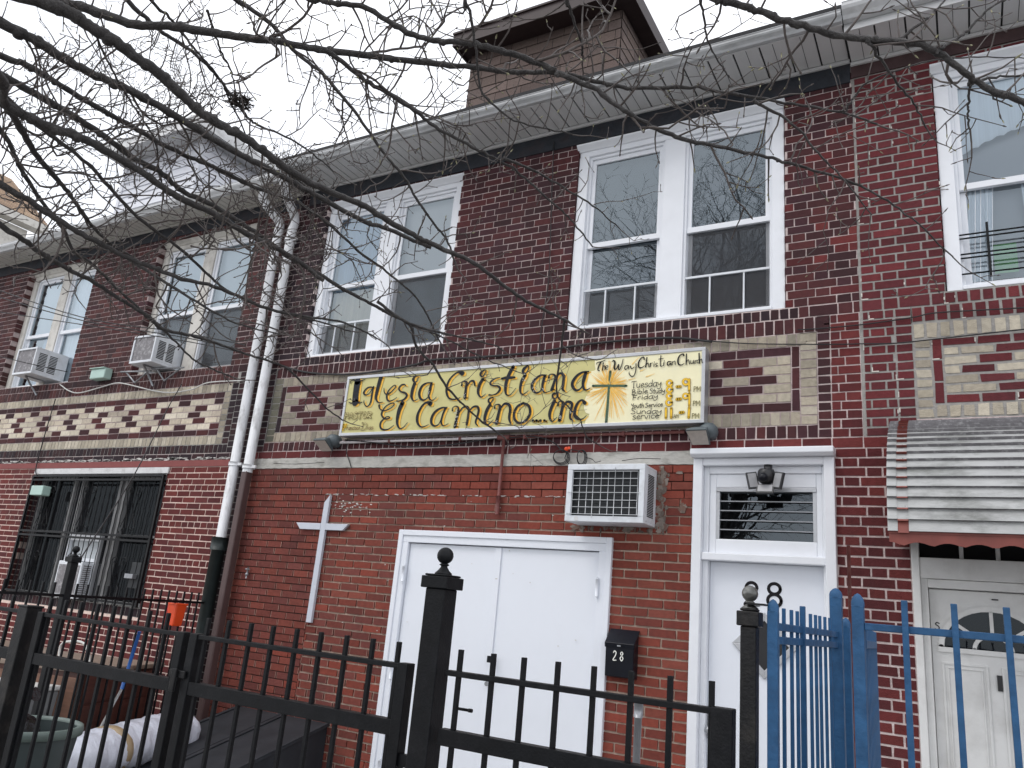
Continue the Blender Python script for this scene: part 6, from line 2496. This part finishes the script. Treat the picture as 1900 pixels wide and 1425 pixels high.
LIMBS = [
    # (start depth, end depth, start width px, end width px, points)
    (2.9, 2.3, 19, 4, [(115, 0), (152, 13), (202, 30), (256, 47), (303, 47), (370, 56), (438, 66), (560, 86), (627, 96), (775, 114.5), (863, 123), (947, 133), (1031, 135), (1082, 145), (1149, 162), (1200, 163), (1294, 163), (1369, 176), (1453, 189.5), (1559, 208), (1627, 231)], 'over'),
    (2.7, 3.6, 25, 5, [(67, 0), (135, 27), (168, 50), (209, 74), (249, 104), (293, 135), (330, 168), (364, 202), (404, 229), (455, 256), (519, 303), (573, 337), (628, 363), (679, 383), (717, 408), (767, 436), (805, 454), (868, 482), (900, 502), (935, 530), (985, 563), (1051, 594)], 'left'),
    (3.0, 3.7, 20, 7, [(0, 40), (61, 72), (118, 108), (168, 135), (236, 165), (303, 202), (370, 242), (438, 283), (498, 313), (573, 354), (628, 385), (679, 412), (717, 424), (767, 446), (800, 459)], 'left'),
    (3.2, 3.9, 13, 3, [(0, 104), (50, 121), (101, 152), (168, 192), (216, 219), (269, 249), (303, 269), (354, 293), (404, 313), (472, 347), (539, 370), (565, 383), (616, 421), (666, 466), (717, 504), (767, 547), (793, 585), (818, 638)], 'left'),
    (3.1, 4.1, 15, 3, [(0, 138), (50, 165), (101, 195), (152, 226), (202, 259), (253, 296), (303, 323), (337, 354), (387, 377), (438, 407), (488, 441), (540, 480), (590, 507), (646, 542), (692, 565), (729, 585), (762, 605), (772, 641), (805, 679), (830, 720), (880, 770), (928, 806)], 'left'),
    (2.8, 3.5, 19, 8, [(0, 189), (50, 216), (101, 239), (152, 256), (202, 283), (269, 323), (320, 360), (370, 384), (421, 411), (472, 441), (540, 476), (600, 520)], 'left'),
    (2.8, 3.9, 16, 3, [(8, 192), (17, 202), (40, 242), (67, 286), (94, 320), (121, 350), (148, 387), (175, 424), (209, 455), (250, 478)], 'left'),
    (3.0, 4.0, 9, 3, [(50, 216), (101, 256), (162, 303), (202, 347), (249, 397), (296, 434), (337, 464), (387, 511), (421, 538), (488, 568), (539, 585), (596, 598), (650, 614)], 'left'),
    (3.3, 4.0, 9, 3, [(0, 242), (20, 269), (44, 323), (77, 374), (111, 415), (140, 470), (168, 487), (209, 528), (253, 568), (290, 598), (320, 629), (357, 666), (397, 686), (431, 700)], 'left'),
    (2.9, 3.7, 14, 3, [(0, 343), (50, 370), (101, 404), (152, 434), (202, 460), (236, 478), (286, 497), (337, 518), (387, 528), (438, 548), (505, 575), (556, 585), (640, 600), (700, 628)], 'left'),
    (3.0, 4.3, 11, 2.5, [(0, 417), (44, 446), (87, 477), (135, 504), (175, 524), (216, 551), (256, 575), (283, 595), (303, 612), (354, 622), (397, 635), (455, 656), (505, 672), (539, 689), (606, 757), (636, 779)], 'left'),
    (3.3, 3.8, 9, 2.5, [(236, 0), (269, 30), (303, 61), (354, 94), (397, 135), (431, 178), (458, 216), (478, 232), (522, 249), (573, 280), (620, 318)], 'over'),
    (3.2, 3.8, 6, 2, [(280, 0), (310, 27), (337, 61), (370, 101), (404, 141), (428, 190), (452, 240), (470, 300)], 'over'),
    (2.5, 2.42, 9, 12, [(560, -8), (594, 0), (627, 7), (678, 13), (722, 40), (762, 62), (813, 76), (873, 81), (930, 94), (981, 111), (1031, 130)], 'over'),
    (3.3, 3.7, 9, 3.5, [(430, -5), (441, 0), (505, 47), (549, 98), (593, 131), (604, 141), (654, 202), (688, 249), (722, 296), (749, 327), (772, 367), (809, 421), (829, 445), (845, 490)], 'over'),
    (2.55, 2.9, 10, 2.5, [(600, 92), (627, 108), (678, 148), (728, 178), (775, 209), (802, 232), (846, 256), (890, 280), (937, 303), (981, 337), (1031, 381), (1065, 414), (1099, 458)], None),
    (2.75, 3.0, 6, 2, [(937, 295), (998, 320), (1048, 350), (1099, 381), (1149, 424)], None),
    (2.35, 2.1, 11, 2.5, [(1035, 137), (1099, 162), (1149, 199), (1200, 229), (1256, 254), (1332, 273), (1407, 288), (1464, 303), (1559, 330), (1627, 360), (1692, 405), (1767, 476)], None),
    (1.75, 1.65, 13, 12, [(1300, -25), (1339, 0), (1392, 15), (1445, 34), (1502, 53), (1597, 72), (1673, 78), (1741, 99), (1794, 140), (1832, 163), (1900, 190), (1990, 240)], 'over'),
    (2.2, 2.1, 6, 2.2, [(1400, 185), (1407, 193), (1468, 227), (1510, 277), (1559, 326), (1616, 398)], None),
    (1.7, 1.8, 6.5, 3, [(1608, 74), (1616, 85), (1658, 144), (1692, 186), (1706, 212), (1718, 236)], None),
    (1.7, 1.75, 6.5, 3.5, [(1662, 78), (1669, 72), (1711, 42), (1733, 25), (1752, 2)], None),
    (1.68, 1.72, 6, 3.5, [(1736, 97), (1752, 85), (1786, 64), (1812, 38), (1845, 10), (1880, -6)], None),
    (1.9, 2.3, 5, 2.5, [(1302, -10), (1301, 0), (1307, 40), (1313, 76), (1334, 115), (1352, 142)], 'over'),
    (2.3, 2.5, 6, 2.5, [(862, -10), (863, 0), (877, 50), (887, 135), (897, 175), (947, 219), (998, 236), (1062, 250)], 'over'),
    (2.3, 2.5, 6, 4, [(1050, -8), (1052, 0), (1066, 40), (1079, 84), (1082, 104)], 'over'),
    (3.6, 3.8, 5, 2, [(1048, 594), (1042, 640), (1033, 727), (1052, 752), (1075, 778), (1090, 812), (1112, 826)], None),
    (3.0, 3.4, 5, 2.5, [(385, 20), (397, 57), (410, 95), (428, 130), (436, 165)], None),
    (2.9, 3.5, 4.5, 2.5, [(170, 52), (178, 67), (202, 118), (236, 178), (263, 219), (286, 259), (296, 315), (303, 350)], None),
    (2.0, 1.9, 4, 2, [(1555, 208), (1570, 203), (1600, 160), (1660, 132), (1735, 112), (1800, 106), (1900, 108)], None),
    (1.7, 1.75, 6, 3, [(1795, 158), (1812, 152), (1840, 144), (1880, 140), (1920, 138)], None),
    (1.7, 1.7, 5, 3.5, [(1800, 150), (1798, 166), (1797, 190), (1796, 215), (1800, 240)], None),
    (3.7, 3.9, 4, 2, [(765, 605), (790, 612), (850, 640), (905, 668), (960, 690)], None),
    (3.5, 3.7, 6, 2.5, [(700, 560), (760, 600), (840, 622), (915, 640), (935, 652)], None),
    (3.4, 3.2, 7, 2.5, [(240, 480), (300, 520), (365, 560), (440, 600), (520, 620)], None),
]
rt = random.Random(5)


def grow(mb, bb, p, d, length, r_, lvl, green, maxl=2):
    d = d.normalized()
    n = max(3, int(length / .028))
    seg = length / n
    pts, rads = [p.copy()], [r_]
    sub = []
    bend = Vector((rt.uniform(-1, 1), rt.uniform(-1, 1), rt.uniform(-.4, 1))) * .09
    for i in range(n):
        d = (d + bend + Vector((rt.gauss(0, .12), rt.gauss(0, .12), rt.gauss(.01, .12)))).normalized()
        if rt.random() < .16:
            d = (d + Vector((rt.gauss(0, .4), rt.gauss(0, .4), rt.gauss(.05, .4)))).normalized()
        p = p + d * seg
        pts.append(p.copy())
        rads.append(r_ * (1 - .5 * (i + 1) / n))
        if lvl < maxl and i > 0 and rt.random() < .42:
            side = d.orthogonal().normalized()
            side.rotate(Matrix.Rotation(rt.uniform(0, 2 * pi), 3, d))
            sub.append((p.copy(), (d * .55 + side), length * rt.uniform(.2, .5), max(r_ * .7, .0014)))
    mb.tube(pts, rads, 4 if lvl else 5, 0, cap=False)
    # bud at the tip
    e = pts[-1]
    b_ = rads[-1] * 1.5 + .0006
    ln_ = rt.uniform(.006, .012) if not green else rt.uniform(.007, .015)
    mb_ = bb if (not green or rt.random() < .5) else mb
    mb_.tube([e, e + d * ln_ * .4, e + d * ln_], [b_ * .7, b_, b_ * .25], 5, 0)
    for a in sub:
        if a[2] > .02:
            grow(mb, bb, *a, lvl + 1, green, maxl)


def crown_branch(start, d, length, r_, lvl, mb):
    n = max(4, int(length / .22))
    p = start.copy()
    pts, rads, subs = [p.copy()], [r_], []
    for i in range(n):
        d = (d + Vector((rt.gauss(0, .13), rt.gauss(0, .13), rt.gauss(.02, .12)))).normalized()
        p = p + d * (length / n)
        pts.append(p.copy())
        rads.append(r_ * (1 - .75 * (i + 1) / n))
        if lvl < 3 and i >= 1:
            for _ in range((1, 1, 2)[lvl]):
                if rt.random() < .9:
                    side = d.orthogonal().normalized()
                    side.rotate(Matrix.Rotation(rt.uniform(0, 2 * pi), 3, d))
                    subs.append((p.copy(), (d * .8 + side * .9 + Vector((0, 0, .15))).normalized(), length * rt.uniform(.3, .6), max(rads[-1] * .62, .004)))
    mb.tube(pts, rads, 6 if lvl < 2 else 3, 0, cap=False)
    for s_ in subs:
        crown_branch(*s_, lvl + 1, mb)


for li, (d0, d1, w0, w1, pts, src) in enumerate(LIMBS):
    k = len(pts)
    P = []
    cum = [0]
    for a, b in zip(pts, pts[1:]):
        cum.append(cum[-1] + math.hypot(b[0] - a[0], b[1] - a[1]))
    for i, (x, y) in enumerate(pts):
        t = cum[i] / cum[-1]
        dd = d0 + (d1 - d0) * t
        q = atd(x, y, dd)
        r_ = (w0 + (w1 - w0) * t ** .8) * dd / FPX / 2
        P.append((q.x, q.y, q.z, r_))
    vis = len(P)
    pre = []
    if src:
        q0, q1 = Vector(P[0][:3]), Vector(P[1][:3])
        r0 = P[0][3]
        back = (q0 - q1).normalized()
        if src == 'left':
            m1 = q0 + back * .5
            m2 = FORK.lerp(m1, .45) + Vector((0, 0, .15))
            pre = [(*FORK, r0 * 2.0), (*m2, r0 * 1.5), (*m1, r0 * 1.15)]
        else:
            m1 = q0 + back * .4 + Vector((0, 0, .12))
            m2 = FORK.lerp(m1, .55) + Vector((0, 0, .75))
            pre = [(FORK.x - .03, FORK.y - .04, FORK.z + .5, max(r0 * 2.0, .03)), (*m2, max(r0 * 1.4, .018)), (*m1, max(r0 * 1.1, .008))]
    S = spline(pre + P, 6)
    mb = MB()
    wob = [(Vector(s[:3]) + Vector((rt.gauss(0, .0016), rt.gauss(0, .0016), rt.gauss(0, .0016)))) for s in S]
    mb.tube(wob, [s[3] * rt.uniform(.92, 1.1) for s in S], 8)
    # knuckles
    for s in S[::5]:
        if rt.random() < .5 and s[3] > .004:
            mb.ball(Vector(s[:3]) + Vector((0, 0, rt.uniform(-.4, .4) * s[3])), s[3] * rt.uniform(1.1, 1.3), n=7)
    br = mb.build('branch', 'bark', tree)
    tw, bd = MB(), MB()
    start = len(pre) * 6
    acc = 0
    nxt = .02
    sign_ = 1
    green = pts[-1][0] > 900
    for i in range(start, len(S) - 1):
        a, b = Vector(S[i][:3]), Vector(S[i + 1][:3])
        L_ = (b - a).length
        t_ = i / len(S)
        acc += L_
        if acc > nxt:
            acc = 0
            dens = .042 if green else .036
            low = pts[-1][1] > 560 and t_ > .6
            nxt = dens * rt.uniform(.5, 1.5) * (2.6 if low else 1)
            tan = (b - a).normalized()
            view = (a - EYE).normalized()
            side = tan.cross(view).normalized() * sign_
            sign_ = -sign_ if rt.random() < .8 else sign_
            if rt.random() < (.012 if d0 < 2 else .06 if green else .0 if low else .075) and S[i][3] > .004:
                # a side branch running out along the limb
                dm = tan * rt.uniform(1.0, 1.5) + side * rt.uniform(.3, .75) + view * rt.uniform(-.25, .25) + Vector((0, 0, rt.uniform(-.15, .1)))
                grow(tw, bd, a, dm, rt.uniform(.35, .85), min(S[i][3] * .55, .0055), 0, green, 3)
            dr = tan * rt.uniform(.15, .9) + side + view * rt.uniform(-.5, .5) + Vector((0, 0, rt.uniform(-.1, .25)))
            ln_ = rt.choice((.04, .07, .1, .14, .2, .28)) * rt.uniform(.7, 1.2) * (.8 if green else 1)
            rr_ = min(S[i][3] * .7, .0019 + .010 * ln_)
            grow(tw, bd, a, dr, ln_, max(rr_, .0018), 0, green, 2)
    # the tip itself ends in a twig
    if w1 < 6:
        a, b = Vector(S[-2][:3]), Vector(S[-1][:3])
        grow(tw, bd, b, (b - a), .12, S[-1][3], 0, green, 2)
    tag(tw.build('twigs', 'twig_bark', br), kind='stuff')
    tag(bd.build('buds', 'bud_green' if green else 'twig_bark', br), kind='stuff')

# the rest of the crown, over and behind the viewer
for k in range(11):
    t = k / 10
    st = FORK + Vector((-.15 * t, -.3 * t, .9 + 4.2 * t))
    az = k * 2.4 + .4
    d = Vector((cos(az), sin(az) * .9 - .25, .55 + .4 * t)).normalized()
    mb = MB()
    crown_branch(st, d, 3.4 - 1.3 * t, .06 - .03 * t, 0, mb)
    mb.build('branch', 'bark', tree)

for k in range(5):
    st = FORK + Vector((-.1, -.1, 1.3 + .35 * k))
    tgt = Vector((-3.2 + .45 * k, 1.2 + .25 * (k % 3), 6.3 + .25 * k))
    mb = MB()
    crown_branch(st, (tgt - st).normalized(), (tgt - st).length * .95, .05, 0, mb)
    mb.build('branch', 'bark', tree)

# a tangled nest among the twigs
nc = atd(446, 190, 3.6)
mb = MB()
for k in range(110):
    th, ph = rt.uniform(0, 2 * pi), rt.uniform(-1, 1)
    c = nc + Vector((cos(th) * .045 * rt.random() ** .5, sin(th) * .045 * rt.random() ** .5, ph * .02))
    d = Vector((-sin(th) + rt.gauss(0, .5), cos(th) + rt.gauss(0, .5), rt.gauss(0, .35))).normalized() * rt.uniform(.02, .055)
    mb.tube([c - d, c + Vector((0, 0, rt.uniform(-.015, .015))), c + d], .0018, 4)
tag(mb.build('bird_nest', 'nest'), 'ragged twig nest tangled in the bare branches at upper left', 'nest')
nc = atd(537, 322, 4.3)
mb = MB()
for k in range(110):
    c = nc + Vector((rt.gauss(0, .09), rt.gauss(0, .05), rt.gauss(0, .09)))
    d = Vector((rt.gauss(0, 1), rt.gauss(0, .6), rt.gauss(-.3, 1))).normalized() * rt.uniform(.04, .11)
    mb.tube([c - d, c + d * .3 + Vector((0, 0, -.01)), c + d], .0016, 4)
tag(mb.build('dry_tangle', 'nest'), 'loose tangle of dry stems caught by the drain pipe tops', 'twigs', kind='stuff')
